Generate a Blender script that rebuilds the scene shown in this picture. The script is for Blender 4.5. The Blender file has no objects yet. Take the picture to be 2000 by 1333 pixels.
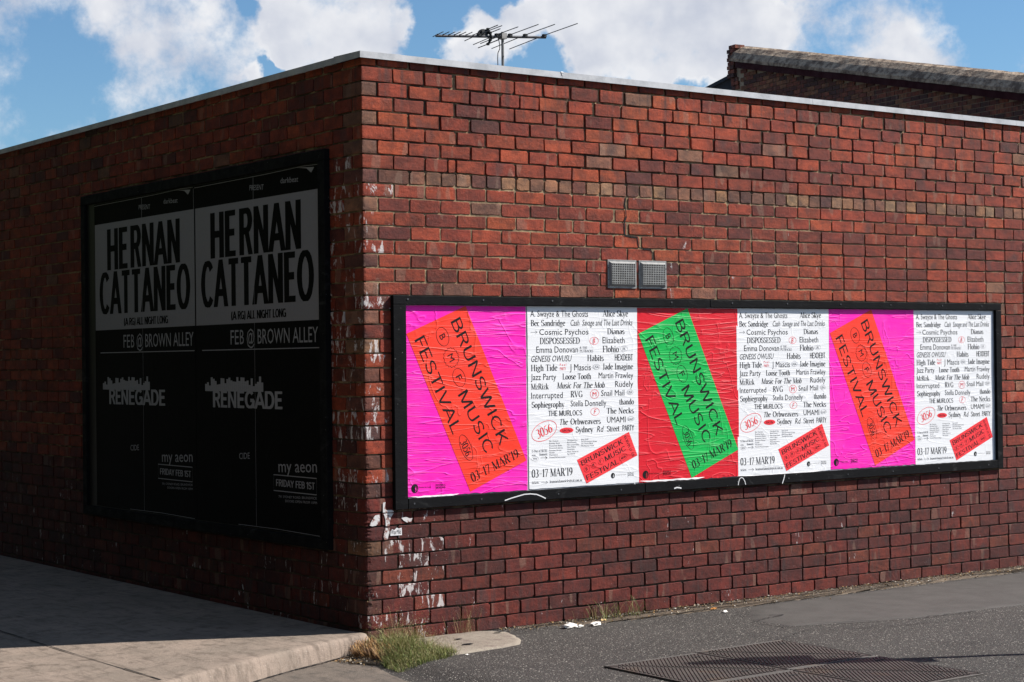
import bpy, bmesh, math, random
from math import sin, cos, pi, radians, sqrt
from mathutils import Vector, Matrix
from mathutils import noise as mnoise

random.seed(7)
SC = bpy.context.scene
COL = SC.collection

# ------------------------------------------------------------------ camera
# The building corner stands at the origin: the sunny wall runs along +X and
# faces -Y, the shaded wall runs along +Y and faces -X, the ground is z = 0.
F = 3541.75; PT = .0102758; RO = -.0118599; AZ = .6339007
CAM = Vector((-5.98009, -9.69730, 1.775))
RX = Vector((cos(AZ), -sin(AZ), 0)); FY = Vector((sin(AZ), cos(AZ), 0)); UZ = Vector((0, 0, 1))
FWD = FY*cos(PT) + UZ*sin(PT)
UPC = -FY*sin(PT) + UZ*cos(PT)
RIGHT = RX*cos(RO) + UPC*sin(RO)
UPV = -RX*sin(RO) + UPC*cos(RO)
cd = bpy.data.cameras.new('camera')
cd.sensor_fit = 'HORIZONTAL'; cd.sensor_width = 36; cd.lens = 36*F/2000
cd.clip_start = .1; cd.clip_end = 2000
cam = bpy.data.objects.new('camera', cd); COL.objects.link(cam)
cam.matrix_world = Matrix(((RIGHT.x, UPV.x, -FWD.x, CAM.x), (RIGHT.y, UPV.y, -FWD.y, CAM.y),
                           (RIGHT.z, UPV.z, -FWD.z, CAM.z), (0, 0, 0, 1)))
SC.camera = cam

def ray(px, py):                       # photo pixel -> direction in the world
    return FWD*F + RIGHT*(px-1000) - UPV*(py-666.5)
def RW(px, py, o=0.):                  # pixel -> (s, z) on the sunny wall
    d = ray(px, py); t = (-o-CAM.y)/d.y; p = CAM+d*t; return (p.x, p.z)
def LW(px, py, o=0.):                  # pixel -> (s, z) on the shaded wall
    d = ray(px, py); t = (-o-CAM.x)/d.x; p = CAM+d*t; return (p.y, p.z)
def GP(px, py, z=0.):
    d = ray(px, py); t = (z-CAM.z)/d.z; return CAM+d*t
def DP(px, py, depth):
    d = ray(px, py); return CAM+d*(depth/F)

# ------------------------------------------------------------------ light
SUN_H = Vector((.883, -.469, 0)).normalized(); EL = radians(42)
EXPO = .76
SKY_STRENGTH = .055
wd = bpy.data.worlds.new('World'); SC.world = wd; wd.use_nodes = True
nt = wd.node_tree; N = nt.nodes; LK = nt.links; N.clear()
def nd(t, **k):
    n = N.new(t)
    for a, b in k.items(): setattr(n, a, b)
    return n
def wmath(op, a, b=None, c=None, clamp=False):
    n = nd('ShaderNodeMath', operation=op, use_clamp=clamp)
    for i, v in enumerate((a, b, c)):
        if v is None: continue
        if isinstance(v, (int, float)): n.inputs[i].default_value = v
        else: LK.new(v, n.inputs[i])
    return n.outputs[0]
def wmix(fac, a, b):
    n = nd('ShaderNodeMix', data_type='RGBA')
    for s, v in ((n.inputs[0], fac), (n.inputs[6], a), (n.inputs[7], b)):
        if isinstance(v, (int, float)): s.default_value = v
        elif isinstance(v, tuple): s.default_value = v if len(v) == 4 else (*v, 1)
        else: LK.new(v, s)
    return n.outputs[2]
sky = nd('ShaderNodeTexSky', sky_type='NISHITA', sun_disc=False)
sky.sun_elevation = EL
sky.sun_rotation = math.atan2(SUN_H.x, SUN_H.y)
sky.air_density = 1.0; sky.dust_density = .35; sky.ozone_density = 2.2; sky.altitude = 50
tc = nd('ShaderNodeTexCoord')
nrm = nd('ShaderNodeVectorMath', operation='NORMALIZE'); LK.new(tc.outputs['Generated'], nrm.inputs[0])
DIR = nrm.outputs[0]
def wnoise(vec, scale, detail, rough=.55, dist=0.):
    n = nd('ShaderNodeTexNoise'); LK.new(vec, n.inputs['Vector'])
    n.inputs['Scale'].default_value = scale; n.inputs['Detail'].default_value = detail
    n.inputs['Roughness'].default_value = rough; n.inputs['Distortion'].default_value = dist
    return n
wn = wnoise(DIR, 26, 5, .6)
wsub = nd('ShaderNodeVectorMath', operation='SUBTRACT'); LK.new(wn.outputs['Color'], wsub.inputs[0]); wsub.inputs[1].default_value = (.5, .5, .5)
wscl = nd('ShaderNodeVectorMath', operation='SCALE'); LK.new(wsub.outputs[0], wscl.inputs[0]); wscl.inputs['Scale'].default_value = .05
wadd = nd('ShaderNodeVectorMath', operation='ADD'); LK.new(DIR, wadd.inputs[0]); LK.new(wscl.outputs[0], wadd.inputs[1])
WDIR = wadd.outputs[0]
fb = wnoise(DIR, 30, 10, .62).outputs[0]
low = wnoise(DIR, 3.1, 3, .5).outputs[0]
acc = wmath('MULTIPLY_ADD', low, 1.5, -.55)
# cumulus masses of that afternoon: (pixel, radius, weight)
for bx, by, br, bw in [(540,60,70,.9),(630,50,80,.9),(730,50,85,.9),(780,35,55,.6),(560,115,45,.8),(640,105,55,.8),(700,92,50,.6),(466,150,28,.8),
                       (880,88,38,.55),(930,75,45,.6),(985,55,50,.8),(1060,45,70,.9),(1130,70,80,.9),(1210,90,90,.9),(1300,110,80,.9),(1400,60,120,1.),
                       (1350,30,120,.9),(1500,60,110,.9),(1250,20,80,.8),(1420,140,60,.5),(900,118,30,.3),
                       (860,20,62,-.9),(1040,122,62,-1.0),(830,108,32,-.8),(480,15,30,-.7),(505,148,36,-1.3),(560,155,34,-1.2),(610,142,30,-.9),(500,118,22,-.6),(1340,178,40,-.7),(975,5,40,-.8),(1240,165,40,-.5),(1090,2,22,-.5),
                       (780,95,30,-.5),(300,60,130,.5),(120,120,110,-.6),(1750,110,130,.6),(1920,40,90,-.5)]:
    c0 = ray(bx, by).normalized(); r = br/F
    ds = nd('ShaderNodeVectorMath', operation='DISTANCE'); LK.new(WDIR, ds.inputs[0]); ds.inputs[1].default_value = c0
    mr = nd('ShaderNodeMapRange', interpolation_type='SMOOTHSTEP'); LK.new(ds.outputs['Value'], mr.inputs[0])
    mr.inputs[1].default_value = r*1.35; mr.inputs[2].default_value = r*.25; mr.inputs[3].default_value = 0; mr.inputs[4].default_value = bw
    acc = wmath('ADD', acc, mr.outputs[0])
acc = wmath('MINIMUM', acc, 1.05); acc = wmath('MAXIMUM', acc, -.6)
fbs = wmath('MULTIPLY_ADD', fb, 2.5, -1.25)
cl = wmath('ADD', acc, fbs)
mr = nd('ShaderNodeMapRange', interpolation_type='SMOOTHSTEP'); LK.new(cl, mr.inputs[0])
mr.inputs[1].default_value = .02; mr.inputs[2].default_value = .92
mask = mr.outputs[0]
up = nd('ShaderNodeVectorMath', operation='ADD'); LK.new(DIR, up.inputs[0]); up.inputs[1].default_value = SUN_H*.006+Vector((0, 0, .011))
fa = wnoise(DIR, 21, 5, .5).outputs[0]; fu = wnoise(up.outputs[0], 21, 5, .5).outputs[0]
sh = wmath('SUBTRACT', fa, fu); sh = wmath('MULTIPLY_ADD', sh, 3.6, .62, clamp=True)
thick = nd('ShaderNodeMapRange'); LK.new(acc, thick.inputs[0]); thick.inputs[1].default_value = .9; thick.inputs[2].default_value = 1.05; thick.inputs[3].default_value = 1; thick.inputs[4].default_value = .8
K = 1/(SKY_STRENGTH*2**EXPO)
ccol = wmix(wmath('MULTIPLY', sh, thick.outputs[0]), (.58*K, .62*K, .72*K), (.88*K, .89*K, .92*K))
gm = nd('ShaderNodeMix', data_type='RGBA', blend_type='MULTIPLY'); gm.inputs[0].default_value = 1
LK.new(sky.outputs[0], gm.inputs[6]); gm.inputs[7].default_value = (.80, 1.07, 1.26, 1)
SKYTINT = gm.inputs[7]
wc = wmix(mask, gm.outputs[2], ccol)
bg = nd('ShaderNodeBackground'); LK.new(wc, bg.inputs[0]); bg.inputs[1].default_value = SKY_STRENGTH
wo = nd('ShaderNodeOutputWorld'); LK.new(bg.outputs[0], wo.inputs[0])

sl = bpy.data.lights.new('sun', 'SUN'); sl.energy = 5; sl.angle = radians(.5); sl.color = (1, .955, .89)
sun = bpy.data.objects.new('sun', sl); COL.objects.link(sun)
sd = SUN_H*cos(EL)+UZ*sin(EL)
sun.rotation_euler = sd.to_track_quat('Z', 'Y').to_euler()
sun.location = (6, -6, 12)
SC.view_settings.view_transform = 'Standard'; SC.view_settings.look = 'None'
SC.view_settings.exposure = EXPO; SC.view_settings.gamma = 1; SC.view_settings.use_curve_mapping = False

# ------------------------------------------------------------------ materials
def s2l(c):
    return tuple((v/12.92 if v <= .04045 else ((v+.055)/1.055)**2.4) for v in c)
class Mt:
    def __init__(s, name, rough=.8, metallic=0.):
        s.m = bpy.data.materials.new(name); s.m.use_nodes = True
        s.t = s.m.node_tree; s.n = s.t.nodes; s.l = s.t.links
        s.b = s.n['Principled BSDF']; s.b.inputs['Roughness'].default_value = rough
        s.b.inputs['Metallic'].default_value = metallic
        s.b.inputs['Specular IOR Level'].default_value = .35
        s.pos = s.n.new('ShaderNodeNewGeometry').outputs['Position']
    def put(s, sock, v):
        if isinstance(v, (int, float)): sock.default_value = v
        elif isinstance(v, tuple): sock.default_value = v if len(v) == 4 or len(sock.default_value) == 3 else (*v, 1)
        else: s.l.new(v, sock)
    def vec(s, scale, off=(0, 0, 0), src=None):
        n = s.n.new('ShaderNodeMapping'); s.l.new(src or s.pos, n.inputs[0])
        n.inputs['Scale'].default_value = scale; n.inputs['Location'].default_value = off
        return n.outputs[0]
    def noise(s, scale, detail=4, rough=.55, vs=(1, 1, 1), off=(0, 0, 0), dist=0., col=False):
        n = s.n.new('ShaderNodeTexNoise'); s.l.new(s.vec(vs, off), n.inputs['Vector'])
        n.inputs['Scale'].default_value = scale; n.inputs['Detail'].default_value = detail
        n.inputs['Roughness'].default_value = rough; n.inputs['Distortion'].default_value = dist
        return n.outputs['Color' if col else 0]
    def math(s, op, a, b=None, c=None, clamp=False):
        n = s.n.new('ShaderNodeMath'); n.operation = op; n.use_clamp = clamp
        for i, v in enumerate((a, b, c)):
            if v is not None: s.put(n.inputs[i], v)
        return n.outputs[0]
    def step(s, v, a, b, lo=0., hi=1.):
        n = s.n.new('ShaderNodeMapRange'); n.interpolation_type = 'SMOOTHSTEP'
        s.put(n.inputs[0], v); s.put(n.inputs[1], a); s.put(n.inputs[2], b); s.put(n.inputs[3], lo); s.put(n.inputs[4], hi)
        return n.outputs[0]
    def mix(s, f, a, b, bt='MIX'):
        n = s.n.new('ShaderNodeMix'); n.data_type = 'RGBA'; n.blend_type = bt
        s.put(n.inputs[0], f); s.put(n.inputs[6], a); s.put(n.inputs[7], b)
        return n.outputs[2]
    def bump(s, h, strength=.5, dist=.01, prev=None):
        n = s.n.new('ShaderNodeBump'); n.inputs['Strength'].default_value = strength; n.inputs['Distance'].default_value = dist
        s.l.new(h, n.inputs['Height'])
        if prev: s.l.new(prev, n.inputs['Normal'])
        s.nrm = n.outputs[0]; s.l.new(s.nrm, s.b.inputs['Normal']); return s.nrm
    def col(s, v): s.put(s.b.inputs['Base Color'], v); return s
    def rough(s, v): s.put(s.b.inputs['Roughness'], v); return s

def brick_mat(name, attr):
    m = Mt(name, .82)
    if attr:
        a = m.n.new('ShaderNodeAttribute'); a.attribute_name = 'Col'; base, al = a.outputs['Color'], a.outputs['Alpha']
    else:
        a = m.n.new('ShaderNodeObjectInfo'); base, al = a.outputs['Color'], a.outputs['Alpha']
    jit = m.n.new('ShaderNodeVectorMath'); jit.operation = 'MULTIPLY_ADD'; m.l.new(base, jit.inputs[0]); jit.inputs[1].default_value = (91, 173, 211); m.l.new(m.pos, jit.inputs[2]); world_pos = m.pos; m.pos = jit.outputs[0]
    # kiln variation inside a brick, vertical fire bands and grit
    v = m.noise(9, 5, .65, (1, 1, 1.6)); c = m.mix(m.step(v, .3, .72), m.mix(1., base, (.55, .55, .60), 'MULTIPLY'), m.mix(1., base, (1.25, 1.2, 1.12), 'MULTIPLY'))
    band = m.noise(10, 1, .4, (1, 1, .25), (3, 3, 0)); c = m.mix(m.step(band, .665, .69, 0, .32), c, (.30, .19, .135))
    dk = m.noise(7, 2, .4, (1, 1, .5), (8, 1, 5)); c = m.mix(m.step(dk, .62, .74, 0, .5), c, (.06, .035, .035))
    fine = m.noise(160, 3, .7); c = m.mix(m.step(fine, .38, .72, 0, .75), c, m.mix(1., c, (.45, .45, .47), 'MULTIPLY'))
    m.pos = world_pos
    # drips of soot running down, heavier low on the wall
    sp = m.n.new('ShaderNodeSeparateXYZ'); m.l.new(m.pos, sp.inputs[0])
    lowz = m.step(sp.outputs[2], 1.5, .1)
    dr = m.noise(26, 4, .6, (1, 1, .12), (0, 5, 0)); c = m.mix(m.math('MULTIPLY', m.step(dr, .47, .75), m.math('MULTIPLY_ADD', lowz, .5, .15)), c, (.035, .026, .026))
    topz = m.step(sp.outputs[2], 3.1, 3.66); st0 = m.noise(18, 4, .6, (1, 1, .06), (2, 3, 0)); c = m.mix(m.math('MULTIPLY', m.step(st0, .48, .7), m.math('MULTIPLY', topz, .7)), c, (.045, .03, .028))
    big = m.noise(.9, 3, .55, (1, 1, 1.3), (3, 7, 2)); c = m.mix(m.step(big, .42, .68, 0, .38), c, m.mix(1., c, (.50, .48, .50), 'MULTIPLY'))
    # specks of white paint and paste, and smeared patches where the brick is stained
    pk = m.noise(75, 2, .6, (1, 1, .8), (1, 2, 9)); thr = m.math('MULTIPLY_ADD', al, -.05, .765)
    c = m.mix(m.step(pk, thr, m.math('ADD', thr, .02), 0, .85), c, (.62, .57, .54))
    st = m.noise(21, 6, .72, (1, 1, .32), (4, 4, 2), .6); thr2 = m.math('MULTIPLY_ADD', al, -.28, .79)
    c = m.mix(m.step(st, thr2, m.math('ADD', thr2, .035), 0, .8), c, (.62, .58, .57))
    pale = m.noise(13, 5, .7, (1, 1, .5), (0, 9, 2)); c = m.mix(m.step(pale, .62, .82, 0, .22), c, (.42, .30, .25))
    m.col(c)
    h = m.math('ADD', m.noise(220, 3, .7), m.math('MULTIPLY', m.noise(40, 3, .6), 1.6))
    pit = m.step(m.noise(48, 2, .5, (1, 1, 1.5), (2, 2, 2)), .70, .76, 0, -1.5)
    m.bump(m.math('ADD', h, pit), .7, .0045)
    return m.m
MB1 = brick_mat('brick_clay', False); MB2 = brick_mat('brick_clay_joined', True)

def mortar_mat():
    m = Mt('mortar', .95)
    c = m.mix(m.step(m.noise(14, 4, .6), .35, .7), (.36, .26, .145), (.22, .15, .09))
    sp = m.n.new('ShaderNodeSeparateXYZ'); m.l.new(m.pos, sp.inputs[0])
    mid = m.math('MULTIPLY', m.step(sp.outputs[2], 3.02, 2.92), m.step(sp.outputs[2], 2.0, 2.2)); c = m.mix(m.math('MULTIPLY', m.step(m.noise(6, 4, .6, (1, 1, .7), (5, 0, 1)), .40, .56, 0, .88), m.math('MULTIPLY_ADD', mid, -.6, 1.)), c, (.03, .024, .02))
    low_ = m.step(sp.outputs[2], 1.3, .6, 0, .8)
    c = m.mix(low_, c, (.035, .027, .022))
    c = m.mix(m.step(m.noise(190, 2, .6), .5, .8, 0, .6), c, (.12, .08, .05))
    m.col(c); m.bump(m.noise(150, 4, .7), .8, .004); return m.m
M_MORTAR = mortar_mat()

def black_mat():
    m = Mt('black_painted_timber', .5)
    c = m.mix(m.step(m.noise(7, 6, .7, (1, 1, 3)), .5, .78, 0, .5), (.007, .007, .008), (.020, .020, .021))
    c = m.mix(m.step(m.noise(60, 3, .7), .70, .74, 0, .9), c, (.30, .30, .29))
    c = m.mix(m.step(m.noise(3.2, 5, .7, (1, 1, 2), (3, 1, 0), 1.), .60, .72, 0, .25), c, (.09, .09, .09)); m.b.inputs['Specular IOR Level'].default_value = .06
    m.col(c); m.rough(m.step(m.noise(12, 4), .3, .7, .55, .85)); m.bump(m.noise(45, 5, .7, (1, 1, 3)), .5, .004); return m.m
M_BLACK = black_mat()

def metal_mat(name, a, b, rough=.45, metallic=.6, sc=6, bs=.15):
    m = Mt(name, rough, metallic)
    c = m.mix(m.step(m.noise(sc, 5, .65), .3, .7), a, b)
    m.col(c); m.rough(m.step(m.noise(sc*2, 3), .3, .7, rough-.1, rough+.2)); m.bump(m.noise(sc*3, 3), bs, .003); return m.m
M_ZINC = metal_mat('galvanised_cap', (.52, .52, .54), (.36, .37, .39), .6, .15)
M_VENT = metal_mat('galvanised_vent', (.29, .29, .285), (.19, .19, .185), .5, .1, 20)
M_CAV = Mt('dark_cavity', .9).col((.006, .006, .007)).m
M_ANT = metal_mat('weathered_aluminium', (.10, .10, .11), (.05, .05, .055), .5, .5, 20)
M_MAST = metal_mat('mast_steel', (.30, .29, .28), (.16, .155, .15), .5, .5, 20)
M_PLAST = Mt('black_plastic', .5).col((.012, .012, .013)).m

def paper_mat(name, color, gloss=.5, wr=1., fade=.0, grain=.04, wear=0.):
    m = Mt(name, gloss)
    c = m.mix(m.step(m.noise(3.5, 4, .6), .35, .75, 0, .55), color, tuple(min(1, v*(1-fade)+fade*.55) for v in color))
    c = m.mix(m.step(m.noise(90, 4, .7), .5, .85, 0, grain*4), c, tuple(v*.55 for v in color))
    m.col(c)
    # paste-up creases: mostly level folds, a few wandering ones
    def ridge(scale, vs, off, p, dist=1.2, det=3):
        v = m.noise(scale, det, .55, vs, off, dist)
        a = m.math('ABSOLUTE', m.math('MULTIPLY_ADD', v, 2, -1))
        a = m.math('SUBTRACT', 1, m.math('MULTIPLY', a, p), clamp=True)
        return m.math('POWER', a, 3.)
    patch = m.step(m.noise(2.2, 2, .5, (1, 1, 1), (7, 3, 1)), .42, .62)
    h = m.math('MULTIPLY', ridge(2.0, (.38, 1, 5.2), (0, 0, 0), 12, .8, 2), m.math('MULTIPLY_ADD', patch, .8, .35))
    h = m.math('ADD', h, m.math('MULTIPLY', ridge(1.5, (.45, 1, 3.6), (3, 1, 7), 20, 1.3, 2), 1.1))
    h = m.math('ADD', h, m.math('MULTIPLY', ridge(4.2, (.4, 1, 6.5), (9, 4, 3), 8, .7, 2), m.math('MULTIPLY', patch, .40)))
    h = m.math('ADD', h, m.math('MULTIPLY', ridge(1.3, (1.6, 1, 1.2), (2, 6, 5), 22, .6), .8))
    h = m.math('ADD', h, m.math('MULTIPLY', m.noise(3, 4, .6, (1, 1, 2.5)), 1.2))
    m.bump(h, .33*wr, .010)
    if wear: c2 = m.mix(m.math('MULTIPLY', m.step(h, .9, 2.2), wear), c, (.75, .62, .62)); m.col(c2); m.b.inputs['Specular IOR Level'].default_value = .22
    m.bump(m.noise(120, 3, .7), .12, .002, m.nrm)
    return m.m
M_PINK = paper_mat('magenta_paper', (.93, .010, .44), .5, 1., .07, .05, .06)
M_ORANGE = paper_mat('orange_print', (.90, .045, .022), .45, 1., .05, .06, .05)
M_RED = paper_mat('red_paper', (.66, .012, .026), .42, 1., .02, .08, .06)
M_GREEN = paper_mat('green_print', (.008, .44, .082), .42, 1., .0, .06, .06)
M_WHITE = paper_mat('white_paper', (.78, .78, .80), .6, .42, .0, .01)
M_INK = paper_mat('black_ink', (.016, .014, .015), .55, .5, .0, .1)
M_INKW = paper_mat('thin_black_ink', (.02, .02, .022), .7, .2, .0, .0)
M_INKG = paper_mat('grey_ink', (.20, .20, .21), .7, .2, .0, .0)
for _m in (M_INK, M_INKW, M_INKG): _m.node_tree.nodes['Principled BSDF'].inputs['Specular IOR Level'].default_value = .08
M_INKR = paper_mat('red_ink', (.80, .03, .045), .5, .5, .0, .0)
M_PRED = paper_mat('coral_print', (.86, .035, .045), .5, .6, .0, .0)
M_NIGHT = paper_mat('black_poster_paper', (.0028, .0028, .0034), .6, .3, .0)
M_NIGHT.node_tree.nodes['Principled BSDF'].inputs['Specular IOR Level'].default_value = .05
M_GREY = paper_mat('grey_poster_print', (.23, .222, .25), .5, .5, .0)
M_LGREY = paper_mat('pale_poster_print', (.27, .265, .29), .5, .5, .0)
M_PAINT = Mt('white_paint', .6).col((.72, .71, .72)).m
def worn_paint():
    m = Mt('worn_white_paint', .7); c = m.mix(m.step(m.noise(34, 5, .72, (1, 1, .6)), .50, .62), (.60, .58, .58), (.20, .07, .05)); c = m.mix(m.step(m.noise(120, 3, .7), .6, .75, 0, .8), c, (.12, .05, .04)); m.col(c); return m.m
M_WORN = worn_paint()

def asphalt_mat():
    m = Mt('asphalt', .85)
    c = m.mix(m.step(m.noise(2.2, 5, .6), .3, .7), (.030, .026, .023), (.048, .042, .037))
    c = m.mix(m.step(m.noise(.8, 4, .65, (1, 1.6, 1)), .42, .62, 0, .55), c, (.060, .054, .048)); c = m.mix(m.step(m.noise(1.7, 5, .7, (1, 1, 1), (4, 2, 0)), .55, .72, 0, .6), c, (.020, .017, .016))
    vr = m.n.new('ShaderNodeTexVoronoi'); vr.inputs['Scale'].default_value = 115; m.l.new(m.pos, vr.inputs['Vector'])
    rnd = m.n.new('ShaderNodeSeparateColor'); m.l.new(vr.outputs['Color'], rnd.inputs[0])
    c = m.mix(m.step(rnd.outputs[0], .55, 1., 0, .75), c, (.105, .094, .082))
    c = m.mix(m.step(rnd.outputs[1], .93, .97, 0, .8), c, (.36, .33, .29))
    c = m.mix(m.step(vr.outputs['Distance'], .35, .75, 0, .7), c, (.022, .02, .02))
    m.col(c)
    m.bump(m.math('SUBTRACT', m.noise(60, 3, .6), vr.outputs['Distance']), .9, .006)
    return m.m
M_ASPH = asphalt_mat()
def smooth_asphalt():
    m = Mt('patch_asphalt', .8)
    c = m.mix(m.step(m.noise(5, 5, .6), .3, .7), (.052, .047, .043), (.068, .062, .057))
    c = m.mix(m.step(m.noise(200, 2, .6), .6, .8, 0, .5), c, (.2, .19, .18))
    m.col(c); m.bump(m.noise(180, 3, .6), .5, .003); return m.m
M_ASPH2 = smooth_asphalt()
def concrete_mat(name, a, b, crack=True, speck=.5, dark=(.12, .10, .09), bsc=1.):
    m = Mt(name, .88)
    c = m.mix(m.step(m.noise(2.6, 6, .62), .3, .72), a, b)
    c = m.mix(m.step(m.noise(9, 6, .7, (1, 1, .3), (1, 1, 4)), .47, .72, 0, .8), c, dark)
    c = m.mix(m.step(m.noise(24, 5, .7, (1, .14, .14), (6, 1, 4)), .50, .66, 0, .45), c, dark)
    c = m.mix(m.step(m.noise(95, 3, .7), .56, .75, 0, speck), c, tuple(v*.35 for v in a))
    c = m.mix(m.step(m.noise(130, 2, .6, (1, 1, 1), (5, 5, 5)), .68, .74, 0, .6), c, (.55, .50, .46))
    m.col(c)
    m.bump(m.math('ADD', m.noise(110, 4, .7), m.math('MULTIPLY', m.noise(14, 4, .6), 2.)), .7*bsc, .006); return m.m
M_STEP = concrete_mat('step_concrete', (.265, .205, .165), (.19, .152, .122), dark=(.085, .064, .050))
M_APRON = concrete_mat('apron_concrete', (.155, .124, .100), (.105, .087, .073), speck=.9, dark=(.050, .042, .036))
M_SLAB = concrete_mat('pale_patch_concrete', (.26, .225, .18), (.21, .175, .14), speck=.6, dark=(.14, .105, .09))
M_DIRT = concrete_mat('gutter_dirt', (.10, .072, .050), (.15, .112, .078), speck=.9, dark=(.04, .03, .02), bsc=1.6)
def iron_mat():
    m = Mt('cast_iron', .62, .0)
    c = m.mix(m.step(m.noise(5, 5, .65), .35, .7), (.050, .042, .038), (.070, .059, .052))
    c = m.mix(m.step(m.noise(60, 3, .7), .6, .75, 0, .6), c, (.10, .08, .07))
    c = m.mix(m.step(m.noise(3.0, 2, .5, (1, 1, 1), (2, 8, 1)), .60, .66, 0, .6), c, (.080, .056, .040))
    m.col(c); m.bump(m.noise(90, 4, .7), .5, .004); return m.m
M_IRON = iron_mat()
def blade_mat(name, rough=.6):
    m = Mt(name, rough); a = m.n.new('ShaderNodeAttribute'); a.attribute_name = 'Col'
    m.col(a.outputs['Color']); m.b.inputs['Transmission Weight'].default_value = 0
    return m.m
M_BLADE = blade_mat('grass_blade')
M_LITTER = Mt('crumpled_paper', .8).col((.72, .68, .62)).m
M_SHEET = metal_mat('dark_blue_grey_sheet', (.035, .042, .055), (.03, .035, .046), .5, .0, 3)
M_MAROON = metal_mat('maroon_fascia', (.045, .010, .012), (.03, .008, .01), .5, .0, 3)
def coping_mat():
    m = Mt('rough_render_coping', .95)
    c = m.mix(m.step(m.noise(5, 6, .7), .38, .62), (.42, .32, .23), (.13, .09, .065))
    m.col(c); m.bump(m.noise(12, 5, .7), 1., .04); return m.m
M_COP = coping_mat()
M_MAROON.node_tree.nodes['Principled BSDF'].inputs['Specular IOR Level'].default_value = .03; M_SHEET.node_tree.nodes['Principled BSDF'].inputs['Specular IOR Level'].default_value = .1
M_ROOF = Mt('roof_membrane', .9).col((.14, .14, .14)).m
M_TWALL = concrete_mat('dark_render', (.07, .055, .05), (.05, .04, .036))  # dark so the added houses bounce little light; base ground shares it
M_GLASS = Mt('window_glass', .08).col((.02, .025, .03)).m

# ------------------------------------------------------------------ mesh helpers
class MB:
    def __init__(s): s.v = []; s.f = []; s.c = []; s.cur = None
    def add(s, vs, fs):
        o = len(s.v); s.v += [tuple(v) for v in vs]
        for f in fs:
            s.f.append(tuple(i+o for i in f)); s.c.append(s.cur)
    def box(s, a, b):
        x0, y0, z0 = a; x1, y1, z1 = b
        s.add([(x0,y0,z0),(x1,y0,z0),(x1,y1,z0),(x0,y1,z0),(x0,y0,z1),(x1,y0,z1),(x1,y1,z1),(x0,y1,z1)],
              [(0,3,2,1),(4,5,6,7),(0,1,5,4),(1,2,6,5),(2,3,7,6),(3,0,4,7)])
    def tube(s, pts, r, n=6, r2=None):
        pts = [Vector(p) for p in pts]; base = len(s.v); k = len(pts)
        for i, p in enumerate(pts):
            t = (pts[min(i+1, k-1)]-pts[max(i-1, 0)]).normalized()
            a = t.cross(UZ if abs(t.z) < .9 else Vector((1, 0, 0))).normalized(); b = t.cross(a)
            rr = r if r2 is None else r+(r2-r)*i/(k-1)
            for j in range(n):
                s.v.append(tuple(p+a*rr*cos(2*pi*j/n)+b*rr*sin(2*pi*j/n)))
        for i in range(k-1):
            for j in range(n):
                s.f.append((base+i*n+j, base+i*n+(j+1) % n, base+(i+1)*n+(j+1) % n, base+(i+1)*n+j)); s.c.append(s.cur)
        s.f.append(tuple(base+j for j in range(n-1, -1, -1))); s.c.append(s.cur)
        s.f.append(tuple(base+(k-1)*n+j for j in range(n))); s.c.append(s.cur)
    def mesh(s, name, mat, smooth=False):
        me = bpy.data.meshes.new(name); me.from_pydata(s.v, [], s.f); me.update()
        if mat: me.materials.append(mat)
        if s.c and s.c[0] is not None:
            at = me.color_attributes.new('Col', 'FLOAT_COLOR', 'CORNER'); data = []
            for p, c in zip(me.polygons, s.c): data += list(c)*p.loop_total
            at.data.foreach_set('color', data)
        if smooth: me.polygons.foreach_set('use_smooth', [True]*len(me.polygons))
        return me
def link(name, me, parent=None, loc=(0, 0, 0), rot=(0, 0, 0)):
    o = bpy.data.objects.new(name, me); COL.objects.link(o); o.location = loc; o.rotation_euler = rot
    if parent: o.parent = parent
    return o
def part(name, mb, mat, parent=None, loc=(0, 0, 0), smooth=False, bevel=0., rot=(0, 0, 0)):
    if loc != (0, 0, 0): pass
    me = mb.mesh(name, mat, smooth)
    if bevel:
        bm = bmesh.new(); bm.from_mesh(me); bmesh.ops.bevel(bm, geom=bm.edges[:], offset=bevel, segments=1, affect='EDGES'); bm.to_mesh(me); bm.free()
    return link(name, me, parent, loc, rot)
def thing(name, label, cat, loc=(0, 0, 0), group=None):
    o = bpy.data.objects.new(name, None); COL.objects.link(o); o.location = loc; o.empty_display_size = .2
    return tag(o, label, cat, group)
def tag(o, label, cat, group=None):
    o['label'] = label; o['category'] = cat
    if group: o['group'] = group
    return o
def kind(o, k): o['kind'] = k; return o

# ------------------------------------------------------------------ ground
def gz(x, y=0):
    t = min(1, max(0, (-.04-x)/.26)); return -.038*t*t*(3-2*t)-.018*min(max(-.3-x, 0), 5)
def sheet(name, pts_fn, mat, dz):
    pass
def strip_ground(name, x0, x1, y0, y1, dx, dy, mat, dz, wob=0.):
    mb = MB(); nx = max(1, int(round((x1-x0)/dx))); ny = max(1, int(round((y1-y0)/dy)))
    vs = []
    for j in range(ny+1):
        for i in range(nx+1):
            x = x0+(x1-x0)*i/nx; y = y0+(y1-y0)*j/ny
            vs.append((x, y, gz(x)+dz+wob*(mnoise.noise(Vector((x*2.3, y*2.3, 3)))*.6+mnoise.noise(Vector((x*9, y*9, 1)))*.25)))
    fs = [(j*(nx+1)+i, j*(nx+1)+i+1, (j+1)*(nx+1)+i+1, (j+1)*(nx+1)+i) for j in range(ny) for i in range(nx)]
    mb.add(vs, fs); return kind(part(name, mb, mat, smooth=True), 'structure')
mb = MB(); mb.box((-300, -300, -1.2), (300, 300, -.32)); kind(part('ground', mb, M_TWALL), 'structure')
strip_ground('asphalt_pavement', -.6, 9.5, -6.0, .02, .05, .05, M_ASPH, 0, .006)
strip_ground('road', -30, 60, -60, -6.0, 1.7, 6, M_ASPH, -.004)
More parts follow.
